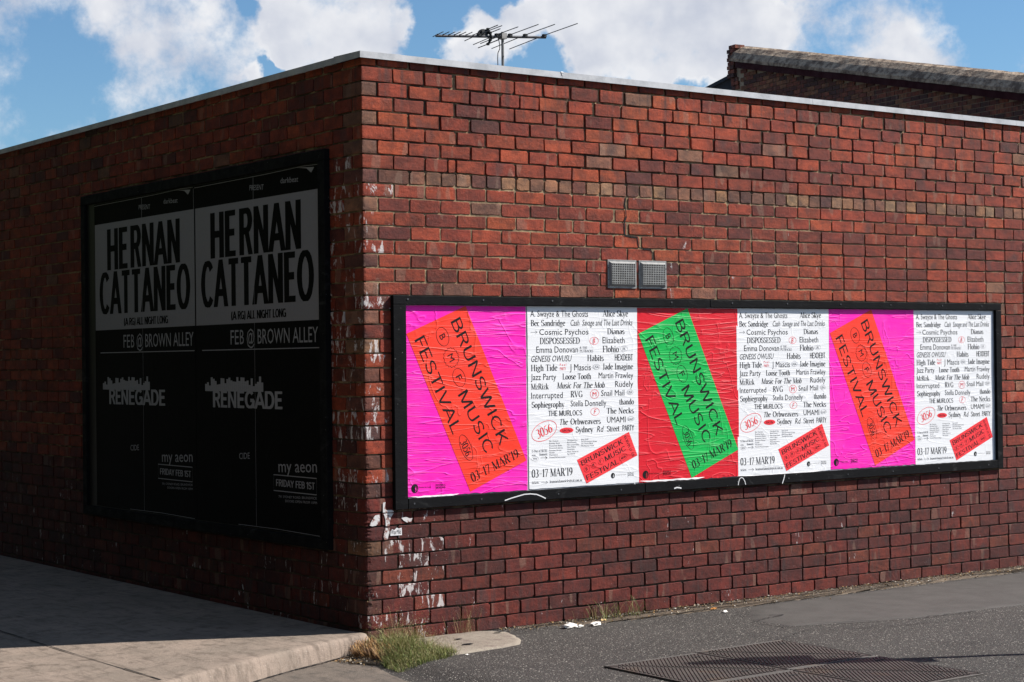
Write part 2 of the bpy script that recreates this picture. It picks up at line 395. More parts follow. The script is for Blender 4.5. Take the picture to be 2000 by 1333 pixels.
strip_ground('road', 9.5, 60, -6.0, 0, 2, 2, M_ASPH, -.004)
strip_ground('road', -30, -6.2, -6.0, 60, .8, 6, M_ASPH, -.004)

def polysheet(name, pts, z, mat, thick=.0, wobble=.0, grid=None):
    mb = MB(); mb.add([(x, y, z+gz(x)) for x, y in pts], [tuple(range(len(pts)))])
    return mb
# concrete apron in front of the step (its ragged right edge meets the asphalt)
def apron():
    mb = MB(); xs = []; rows = 60
    for j in range(rows+1):
        y = -6.0+5.99*j/rows
        e = -.29+.035*mnoise.noise(Vector((y*2.1, 1, 0)))+.012*mnoise.noise(Vector((y*14, 4, 0)))
        if y > -1.0: e = -.262+.006*mnoise.noise(Vector((y*14, 4, 0)))+.075*max(0, 1-abs(y+.52)/.34)
        for i in range(41):
            x = -6.2+(e+6.2)*(i/40)**.8
            h = .006 if i < 40 else -.02
            mb.v.append((x, y, gz(x)+h+.006*mnoise.noise(Vector((x*2, y*2, 7)))+.003*mnoise.noise(Vector((x*11, y*11, 7)))))
    for j in range(rows):
        for i in range(40):
            a = j*41+i; mb.f.append((a, a+1, a+42, a+41)); mb.c.append(None)
    return kind(part('concrete_pavement', mb, M_APRON, smooth=True), 'structure')
apron()
# raised footpath along the shaded wall: rounded nose running away to the left
def footpath():
    P = [(-.030, -.045, -.058), (-.117, -.095, -.108), (-.262, -.129, -.150), (-.483, -.212, -.238), (-.696, -.291, -.318),
         (-.941, -.392, -.424), (-1.16, -.502, -.538), (-1.6, -.70, -.74), (-2.4, -1.06, -1.11), (-4, -1.8, -1.85), (-6.3, -2.8, -2.86)]
    fine = []
    for a, b in zip(P[:-1], P[1:]):
        n = max(1, int(abs(a[0]-b[0])/.02)) if a[0] > -2.4 else 6
        for k in range(n): fine.append(tuple(a[i]+(b[i]-a[i])*k/n for i in range(3)))
    fine.append(P[-1]); mb = MB(); prof = []
    for k, (x, yn, yb) in enumerate(fine):
        top = .07+.018*max(min(0, x+1.25), -3.) ; bot = gz(x)-.012
        w = .006*mnoise.noise(Vector((x*7, 0, 0)))+.003*mnoise.noise(Vector((x*25, 0, 0)))
        H = top-bot; xb = x-.03
        w2 = .007*mnoise.noise(Vector((x*13, 3, 0)))+.004*mnoise.noise(Vector((x*60, 5, 0)))
        ring = [(x, 14., top), (x, .6, top), (x, .25, top+.002), (x, yn+.10, top+.008), (x, yn+.030+w*.5, top+.010), (x, yn+.012+w*.6, top+.006), (x, yn+.002+w, top-.006+w2*.3),
                (x, yn-.004+w+w2*.5, top-.022+w2), (x, yn+(yb-yn)*.5+w+w2*.4, top-H*.45), (x, yn+(yb-yn)*.8+w, top-H*.75), (x, yb+w, bot)]
        if k == 0:
            ring = [(px, py, pz) for px, py, pz in ring]
        prof.append(ring)
    m = len(prof[0])
    # closed end by the corner
    end = [(p[0]+.022, p[1], p[2]-.16) for p in prof[0]]
    mid = [(p[0]+.017, p[1]+.004, p[2]-.022) for p in prof[0]]
    prof = [end, mid]+prof
    for r in prof: mb.v += r
    for k in range(len(prof)-1):
        for i in range(m-1):
            a = k*m+i; mb.f.append((a, a+1, a+m+1, a+m)); mb.c.append(None)
    return kind(part('footpath', mb, M_STEP, smooth=True), 'structure')
footpath()
mb = MB(); Pn = [(-.262, -.150), (-.483, -.238), (-.696, -.318), (-.941, -.424), (-1.16, -.538), (-1.6, -.74), (-2.4, -1.11), (-4, -1.85)]
for (xa, ya), (xb, yb) in zip(Pn[:-1], Pn[1:]):
    n = int(abs(xa-xb)/.02)
    for k in range(n):
        t0, t1 = k/n, (k+1)/n; w = .0045*(.4+random.random()); x0_, x1_ = xa+(xb-xa)*t0, xa+(xb-xa)*t1; y0_, y1_ = ya+(yb-ya)*t0-.004, ya+(yb-ya)*t1-.004
        mb.add([(x0_, y0_-w, gz(x0_)+.0125), (x1_, y1_-w, gz(x1_)+.0125), (x1_, y1_+w, gz(x1_)+.0145), (x0_, y0_+w, gz(x0_)+.0145)], [(3, 2, 1, 0)])
kind(part('joint_gap', mb, M_CAV), 'structure')
mb = MB()
for xj in (-1.72, -3.4, -5.0):
    n = 60
    for k in range(n):
        y0_, y1_ = -1.6+7.*k/n, -1.6+7.*(k+1)/n
        if y0_ < (-.74 if xj > -2 else -1.5): continue
        w = .004*(.5+random.random()); z = .07+.018*max(min(0, xj+1.25), -3.)+.0105*(1 if y0_ < -.3 else .5)
        mb.add([(xj-w, y0_, z), (xj+w, y0_, z), (xj+w, y1_, z), (xj-w, y1_, z)], [(0, 1, 2, 3)])
kind(part('joint_gap', mb, M_CAV), 'structure')
# pale concrete patch against the sunny wall
def patch(name, pts, mat, dz, label=None, sub=6):
    mb = MB(); n = len(pts); cx = sum(p[0] for p in pts)/n; cy = sum(p[1] for p in pts)/n
    rings = [1., .97, .9, .6, .3]
    for r, h in zip(rings, (-.012, dz, dz+.002, dz+.003, dz+.004)):
        for x, y in pts:
            X = cx+(x-cx)*r; Y = cy+(y-cy)*r
            mb.v.append((X, Y, gz(X)+h+.002*mnoise.noise(Vector((X*9, Y*9, 2)))))
    mb.v.append((cx, cy, gz(cx)+dz+.004))
    for k in range(len(rings)-1):
        for i in range(n):
            j = (i+1) % n; mb.f.append((k*n+i, k*n+j, (k+1)*n+j, (k+1)*n+i)); mb.c.append(None)
    for i in range(n):
        mb.f.append(((len(rings)-1)*n+i, (len(rings)-1)*n+(i+1) % n, len(mb.v)-1)); mb.c.append(None)
    return part(name, mb, mat, smooth=True)
def dense(pts, step=.03, jit=.006):
    out = []
    for a, b in zip(pts, pts[1:]+pts[:1]):
        L = sqrt((a[0]-b[0])**2+(a[1]-b[1])**2); n = max(1, int(L/step))
        for k in range(n):
            t = k/n; out.append((a[0]+(b[0]-a[0])*t+random.uniform(-jit, jit), a[1]+(b[1]-a[1])*t+random.uniform(-jit, jit)))
    return out
slab_pts = [(-.05, -.02), (.02, -.60), (.174, -.69), (.251, -.683), (.40, -.672), (.607, -.64), (.754, -.587), (.80, -.54), (.841, -.478), (.88, -.40), (.912, -.32), (.934, -.25), (.944, -.19), (.938, -.13), (.915, -.08), (.87, -.04), (.80, -.012), (.3, -.01)]
slab = patch('concrete_patch', dense(slab_pts), M_SLAB, .012); kind(slab, 'structure')
kind(patch('soil_patch', dense([(-.33, -.33), (-.22, -.55), (-.1, -.62), (.04, -.3), (.0, -.02), (-.03, -.10)], .03, .012), M_DIRT, .010), 'structure')
mbh = MB()
for hx, hy, hr in [(.435, -.47, .03), (.50, -.27, .022), (.86, -.20, .022)]:
    ps = [(hx+hr*1.5*cos(a*pi/6)+random.uniform(-.004, .004), hy+hr*.7*sin(a*pi/6)+random.uniform(-.004, .004), .0215) for a in range(12)]
    mbh.add(ps, [tuple(range(12))])
kind(part('pothole', mbh, M_CAV, slab), 'stuff')
# dirt strip that has gathered along the foot of the wall
g = [(1.05, -.012), (1.1, -.06), (1.3, -.11), (1.586, -.22), (2.011, -.235), (2.548, -.26), (2.85, -.28), (3.363, -.26), (4.2, -.25), (6, -.24), (9.4, -.22), (9.4, -.01)]
kind(patch('gutter_strip', dense(g, .05, .018), M_DIRT, .004), 'structure')
# smoother asphalt repair at the right
pr = [tuple(GP(x, y)[:2]) for x, y in [(1425, 1207), (1470, 1216), (1533, 1226)]]
g = [(2.95, -.30), (2.62, -.62), pr[1], pr[2], (3.4, -1.45), (4.6, -1.5), (7.5, -1.2), (7.5, -.3)]
kind(patch('asphalt_patch', dense(g, .05, .008), M_ASPH2, .004), 'structure')

mb = MB()
def crack_line(pts, w, z=.009):
    q = []
    for a, b in zip(pts[:-1], pts[1:]):
        n = max(2, int(sqrt((a[0]-b[0])**2+(a[1]-b[1])**2)/.03))
        for k in range(n): q.append((a[0]+(b[0]-a[0])*k/n+random.gauss(0, .004), a[1]+(b[1]-a[1])*k/n+random.gauss(0, .004)))
    for a, b in zip(q[:-1], q[1:]):
        d = Vector((b[0]-a[0], b[1]-a[1])); L = d.length or 1; p = Vector((-d.y, d.x))/L*w*random.uniform(.3, 1.4)
        mb.add([(a[0]-p.x, a[1]-p.y, z), (b[0]-p.x, b[1]-p.y, z), (b[0]+p.x, b[1]+p.y, z), (a[0]+p.x, a[1]+p.y, z)], [(0, 1, 2, 3)])
crack_line([(2.62, -.60), (2.85, -.78), pr[1], pr[2], (3.4, -1.46), (4.0, -1.5)], .0045, .011)
crack_line([(2.05, -1.52), (2.5, -1.35), (3.1, -1.62), (3.9, -1.7)], .003); crack_line([(1.9, -2.5), (2.4, -2.9), (2.5, -3.4)], .003); crack_line([(.75, -.62), (1.05, -.9), (1.1, -1.3), (1.32, -1.55)], .0022)
kind(part('pavement_crack', mb, M_CAV), 'structure')

# ------------------------------------------------------------------ brick building
ZJ = [3.634, 3.5375, 3.4455, 3.3535, 3.2625, 3.1710, 3.0800, 2.9885, 2.898, 2.811, 2.7215, 2.632, 2.5425, 2.453, 2.3655, 2.276, 2.19, 2.0989, 2.0079, 1.9168,
      1.8257, 1.7347, 1.6436, 1.5525, 1.4615, 1.3704, 1.2793, 1.1883, 1.0972, 1.0061, .9151, .824, .737, .644, .5515, .4575, .3655, .2765, .184, .0905, .0, -.0905, -.181]
ZTOP = 3.685
WALL_R, WALL_L = 9.0, 9.0
bld = thing('brick_building', 'red brick corner building with sunny and shaded walls under a metal capping', 'building')
PAL = [((.38, .068, .024), 14), ((.33, .053, .021), 34), ((.275, .043, .020), 28), ((.20, .034, .020), 14), ((.155, .031, .022), 5), ((.115, .030, .026), .4), ((.27, .115, .07), 1.6), ((.19, .085, .055), 1.2)]
PALL = [((.160, .024, .015), 26), ((.135, .021, .014), 32), ((.112, .019, .014), 26), ((.088, .018, .015), 9), ((.180, .036, .019), 6), ((.07, .026, .02), 1)]
PALT = [((.34, .165, .085), 4), ((.27, .12, .07), 4), ((.20, .088, .056), 4), ((.15, .052, .036), 4), ((.36, .20, .115), 2), ((.115, .046, .038), 2)]
def pick(p):
    t = random.uniform(0, sum(w for _, w in p))
    for c, w in p:
        t -= w
        if t <= 0: break
    k = random.uniform(.88, 1.12); return tuple(min(1, v*k*random.uniform(.94, 1.06)) for v in c)
VENT = (1.90, 2.56, 2.235, 2.462)
def brick_prism(w, h, seed, chip=1.):
    """front at y=0, goes back 40 mm; ragged outline, broken corners"""
    rnd = random.Random(seed); pts = []
    def cr(): return rnd.choice([.002, .003, .003, .004, .005, .006, .007, .008, .013])*chip
    c = [min(cr(), h*.3, w*.3) for _ in range(4)]; j = lambda a=.0013: rnd.uniform(-a, a)*1.7
    pts += [(c[0], j()), (w*.38, j(.0018)), (w*.70, j(.0018)), (w-c[1], j()), (w+j(), c[1]), (w+j(), h-c[2]), (w-c[2], h+j()), (w*.66, h+j(.0016)), (w*.30, h+j(.0016)), (c[3], h+j()), (j(), h-c[3]), (j(), c[0])]
    n = len(pts); mb = MB(); cx, cz = w/2, h/2; ins = .0022
    for x, z in pts: mb.v.append((x, .040, z))
    for x, z in pts: mb.v.append((x, .0026, z))
    for x, z in pts:
        X = x+(ins if x < cx else -ins)*(1 if abs(x-cx) > w*.3 else 0); Z = z+(ins if z < cz else -ins)*(1 if abs(z-cz) > h*.25 else 0)
        mb.v.append((X, rnd.uniform(-.0004, .0004), Z))
    for k in range(2):
        for i in range(n):
            a = (i+1) % n; mb.f.append((k*n+i, k*n+a, (k+1)*n+a, (k+1)*n+i)); mb.c.append(None)
    mb.f.append(tuple(range(2*n, 3*n))); mb.c.append(None)
    return mb
# shared brick meshes: 10 stretchers, 6 headers
def rng_row(r, wall):
    """list of (s0, s1, tan?) for a row"""
    rnd = random.Random(r*7+wall*1000); out = []; L = WALL_R if wall == 0 else WALL_L
    odd = r % 2 == 1
    first_full = odd if wall == 0 else not odd
    s = .232 if first_full else .112
    joints = [s]
    if wall == 0 and r == 8:
        joints = [.112, .352, .474]; s = .474
        while s < L: s += .12; joints.append(s+rnd.uniform(-.003, .003))
        return joints
    drift = 0.
    while s < L:
        step = .24
        if rnd.random() < .012: step = .12
        s += step; joints.append(s+rnd.uniform(-.005, .005))
    if wall == 0 and r == 7: joints = [q for q in joints]; joints.insert(2, joints[1]+.178)
    if wall == 0 and r == 2: joints = [q if q < 1.15 or q > 12 else q+.085 for q in joints]; joints.insert([i for i, q in enumerate(joints) if q > 1.15][0], 1.235)
    return joints
MESH_S = []; MESH_H = []
SW, SH = .228, .0795
for k in range(14): MESH_S.append(brick_prism(SW, SH, k, 1.).mesh('brick', MB1))
for k in range(8): MESH_H.append(brick_prism(.109, SH, 100+k, 1.2).mesh('brick', MB1))
joined = MB(); parts_R = []
CRACK = {9: 2.115, 10: 2.10, 11: 2.105, 12: 2.24, 13: 2.385}
def hidden_R(s0, s1, z0, z1):
    if .235 < s0 and s1 < 6.08 and z0 > .85 and z1 < 2.17: return True
    return False
def hidden_L(s0, s1, z0, z1): return s0 > .42 and s1 < 4.2 and z0 > .59 and z1 < 3.12
bricks = []
for wall in (0, 1):
    for r in range(0, 42):
        ztop = (ZJ[r-1]-.0055) if r > 0 else ZTOP; zbot = ZJ[r]+.0055
        J = rng_row(r, wall); prev = None; g = random.Random(r*3+wall)
        prev = J[0]
        for q in J[1:]:
            jw = g.choice([.009, .010, .012, .013]) if r > 6 else g.choice([.010, .012, .014, .018, .026])
            a, b = prev+jw/2, q-jw/2
            if wall == 0 and r in CRACK and abs(a-CRACK[r]) < .13 and a < CRACK[r]+.12 and a > CRACK[r]-.12: a += .012
            prev = q
            if (hidden_R if wall == 0 else hidden_L)(a, b, zbot, ztop): continue
            hd = (b-a) < .16
            # tone
            if wall == 0:
                if r == 8: c = pick(PALT)
                elif r >= 30 or (r > 26 and random.random() < .6): c = pick(PALL)
                elif 9 <= r <= 16 and random.random() < .35: c = pick([PAL[3], PAL[4], PAL[2], PAL[7]])
                else: c = pick(PAL)
                stain = .12+.25*random.random()
                if 11 <= r <= 16: stain += .14
                if a < .8 and r >= 14: stain = random.uniform(.1, .6)
                if r >= 31: stain = max(stain, random.uniform(.2, .55))
                if a < .42 and r >= 31: stain = random.uniform(.6, 1.)
                if r <= 8: stain = random.uniform(0, .3)
            else:
                c = tuple(v*.74 for v in pick(PAL if r < 30 else PALL))  # shaded wall: same bricks, colour darkened to deepen the shade
                if a < .45 and 7 <= r <= 32: stain = random.uniform(.5, 1.)
                elif r > 31: stain = random.uniform(.1, .75)
                else: stain = random.uniform(0, .35)
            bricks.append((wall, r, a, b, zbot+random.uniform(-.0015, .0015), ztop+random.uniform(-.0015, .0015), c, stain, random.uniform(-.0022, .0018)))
# the 300 that show largest: in the photographed part of the sunny wall, nearest the corner first
cand = [i for i, b in enumerate(bricks) if b[0] == 0 and b[2] < 3.7 and b[5]-b[4] > .06 and b[1] < 40]
cand.sort(key=lambda i: bricks[i][2]-(.7 if bricks[i][3]-bricks[i][2] > .16 else 0))
chosen = set(cand[:276])
for i, (wall, r, a, b, z0, z1, c, st, oy) in enumerate(bricks):
    w, h = b-a, z1-z0
    if i in chosen:
        if w > .16: me = random.choice(MESH_S); sx = w/SW
        else: me = random.choice(MESH_H); sx = w/.109
        o = link('brick', me, bld, (a, oy, z0)); o.scale = (sx, 1, h/SH); o.color = (*c, st); o.rotation_euler = (random.gauss(0, .006), random.gauss(0, .0035), random.gauss(0, .004))
    else:
        pb = brick_prism(w, h, i, 1.)
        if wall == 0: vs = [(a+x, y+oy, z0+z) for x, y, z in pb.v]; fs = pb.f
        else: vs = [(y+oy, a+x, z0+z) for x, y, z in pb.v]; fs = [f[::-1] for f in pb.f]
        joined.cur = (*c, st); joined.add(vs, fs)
# corner bricks: one solid brick turning the corner, its arris chipped away
for r in range(0, 42):
    ztop = (ZJ[r-1]-.0055) if r > 0 else ZTOP; zbot = ZJ[r]+.0055
    odd = r % 2 == 1; w = .227 if odd else .107; d = .107 if odd else .227
    mb = MB(); g = random.Random(r+500); lev = 7
    bad = (.004 if r < 9 else .009) if r < 28 else .026
    if r in (33, 34, 36, 37, 12, 13): bad *= 1.5
    rings = []
    for k in range(lev+1):
        t = k/lev; z = zbot+(ztop-zbot)*t
        e = .003 if k in (0, lev) else 0.
        if k == 0: cc = abs(g.gauss(0, 1))
        cc = .62*cc+.38*abs(g.gauss(0, 1.15)); c = cc*bad*1.05+.003; c2 = cc*bad*g.uniform(.3, .8)+.003
        rings.append([(w, .05, z), (w, .003+e*.4, z), (w-.003, e*.5, z), (w*.6, e*.5, z), (max(c*1.6, .03), e*.5, z), (c, e*.5+.0005, z), (c*.35, c2*.35, z), (e*.5+.0005, c2, z), (e*.5, max(c2*1.6, .03), z), (e*.5, d*.6, z), (e*.5, d-.003, z), (.003+e*.4, d, z), (.05, d, z)])
    m = len(rings[0])
    for rg in rings: mb.v += rg
    for k in range(lev):
        for i in range(m-1):
            a = k*m+i; mb.f.append((a, a+m, a+m+1, a+1)); mb.c.append(None)
    mb.f.append(tuple(range(m))); mb.c.append(None); mb.f.append(tuple(lev*m+i for i in range(m-1, -1, -1))); mb.c.append(None)
    if not odd and r not in (0, 32): c = pick(PALT); c = tuple(v*(.62 if r > 30 else 1.) for v in c)
    else: c = pick(PAL[:4] if r < 30 else PALL)
    st = random.uniform(.1, .4) if r < 8 else random.uniform(.35, .9)
    if 0 < r < 25:
        o = part('brick', mb, MB1, bld); o.color = (*c, st)
    else:
        joined.cur = (*c, st); joined.add(mb.v, mb.f)
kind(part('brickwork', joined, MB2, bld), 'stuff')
# mortar bed, its face rough and recessed between the bricks
def mortar():
    mb = MB()
    nx, nz = 300, 270
    def dep(x, z):
        v = .0095+.006*mnoise.noise(Vector((x*5, 1, z*5)))+.004*mnoise.noise(Vector((x*60, 2, z*60)))
        return max(.001, (v+.003)*(1-.66*max(0, min(1, (3.0-z)*9, (z-2.1)*9))))
    x0, x1, z0, z1 = .02, 4.0, -.2, ZTOP
    for j in range(nz+1):
        for i in range(nx+1):
            x = x0+(x1-x0)*i/nx; z = z0+(z1-z0)*j/nz
            mb.v.append((x, dep(x, z)+random.uniform(0, .002), z))
    for j in range(nz):
        for i in range(nx):
            a = j*(nx+1)+i; mb.f.append((a, a+1, a+nx+2, a+nx+1)); mb.c.append(None)
    # beyond the photographed part, and the shaded wall
    mb.add([(4.0, .009, -.2), (WALL_R, .009, -.2), (WALL_R, .009, ZTOP), (4.0, .009, ZTOP)], [(0, 1, 2, 3)])
    mb.add([(.008, WALL_L, -.2), (.008, .02, -.2), (.008, .02, ZTOP), (.008, WALL_L, ZTOP)], [(0, 1, 2, 3)])
    mb.box((.02, .045, -.2), (WALL_R, .25, ZTOP-.002)); mb.box((.02, .26, -.2), (.25, WALL_L, ZTOP-.002))
    return part('mortar', mb, M_MORTAR, bld)
kind(mortar(), 'stuff')
mb = MB(); mb.box((.252, .252, 3.30), (WALL_R, WALL_L, 3.36)); part('roof', mb, M_ROOF, bld)
# crack: a dark gap stepping down through brick and joint
mb = MB(); pts = [RW(*p) for p in [(1222, 386), (1219.5, 400), (1221, 408), (1222.5, 424), (1219, 434), (1219, 446), (1219.5, 460), (1231, 463), (1244, 464), (1245.5, 474), (1247, 484), (1256, 487), (1270, 488), (1275, 496), (1274, 507)]]
for (a, b) in zip(pts[:-1], pts[1:]):
    d = Vector((b[0]-a[0], 0, b[1]-a[1])).normalized(); p = Vector((-d.z, 0, d.x))*random.uniform(.0035, .0065)
    A = Vector((a[0], -.003, a[1]))-d*.002; B = Vector((b[0], -.003, b[1]))+d*.002
    mb.add([A-p, B-p, B+p, A+p], [(0, 1, 2, 3)])
part('crack', mb, M_CAV, bld)
# metal capping in lengths
def cap_len(a, b, axis):
    mb = MB(); z0, z1 = 3.683, 3.720
    pr = [(-.022, z0-.004), (-.022, z1), (.30, z1+.006), (.30, z0), (-.017, z0)]     # outward is negative
    for s in (a, b):
        for y, z in pr: mb.v.append((s, y, z) if axis == 0 else (y, s, z))
    n = len(pr)
    for i in range(n):
        j = (i+1) % n; f = (i, j, n+j, n+i); mb.f.append(f if axis == 0 else f[::-1]); mb.c.append(None)
    e0 = tuple(range(n-1, -1, -1)); mb.f += [e0, tuple(n+i for i in range(n))]; mb.c += [None, None]
    return part('capping', mb, M_ZINC, bld)
sx = RW(1094, 148)[0]
for a, b in ((-.0215, sx), (sx+.002, sx+2.4), (sx+2.402, sx+4.8), (sx+4.802, WALL_R)): cap_len(a, b, 0)
for a, b in ((.0, 2.2), (2.202, 4.6), (4.602, WALL_L)): cap_len(a, b, 1)
mb = MB()
mb.box((sx-.012, -.025, 3.712), (sx+.012, -.003, 3.724)); mb.box((sx-.004, -.0235, 3.70), (sx+.006, -.0222, 3.722))
part('sealant_blob', mb, M_PAINT, bld, bevel=.003)

# ------------------------------------------------------------------ wall vents
def vent(px0, px1, label):
    (s0, zt), (s1, zb) = RW(px0, 508.5, .01), RW(px1, 564, .01)
    zt, zb = 2.459, 2.261
    t = thing('wall_vent', label, 'vent', (s0, 0, zb), 'square metal vents above the poster frame'); w = s1-s0; h = zt-zb
    mb = MB(); e = .016                     # flange
    def frm(y0, y1, a, b):
        mb.box((a, y0, a), (w-a, y1, b)); mb.box((a, y0, h-b), (w-a, y1, h-a)); mb.box((a, y0, b+.0002), (b, y1, h-b-.0002)); mb.box((w-b, y0, b+.0002), (w-a, y1, h-b-.0002))
    frm(-.006, .01, 0, e); part('flange', mb, M_VENT, t, bevel=.0012)
    mb = MB(); a, b, y0, y1 = .012, .026, -.007, -.022   # sloping surround
    o = [(a, a), (w-a, a), (w-a, h-a), (a, h-a)]; i = [(b, b+.004), (w-b, b+.004), (w-b, h-b), (b, h-b)]
    mb.add([(x, y0, z) for x, z in o]+[(x, y1, z) for x, z in i], [(0, 1, 5, 4), (1, 2, 6, 5), (2, 3, 7, 6), (3, 0, 4, 7)]); part('surround', mb, M_VENT, t)
    mb = MB(); nx, nz = 13, 9; x0, x1, z0, z1 = b-.001, w-b+.001, b+.003, h-b+.001
    px, pz = (x1-x0)/nx, (z1-z0)/nz; bw = px*.34; bh = pz*.32
    for k in range(nx+1): c = x0+px*k; mb.box((max(x0, c-bw/2), -.0222, z0), (min(x1, c+bw/2), -.0195, z1))
    for k in range(nz+1): c = z0+pz*k; mb.box((x0, -.0218, max(z0, c-bh/2)), (x1, -.0199, min(z1, c+bh/2)))
    part('grille', mb, M_VENT, t)
    mb = MB(); mb.box((b, -.0075, b), (w-b, -.0065, h-b)); part('cavity', mb, M_CAV, t)
    for z in (.3, .72):
        mb = MB(); mb.tube([(w-.007 if px0 > 1200 else .007, -.0062, h*z), (w-.007 if px0 > 1200 else .007, -.0085, h*z)], .0035, 8); part('screw', mb, M_PLAST, t)
vent(1187.5, 1244.5, 'left of two square galvanised grille vents in the brick wall')
vent(1248.5, 1303, 'right of two square galvanised grille vents, under the crack end')

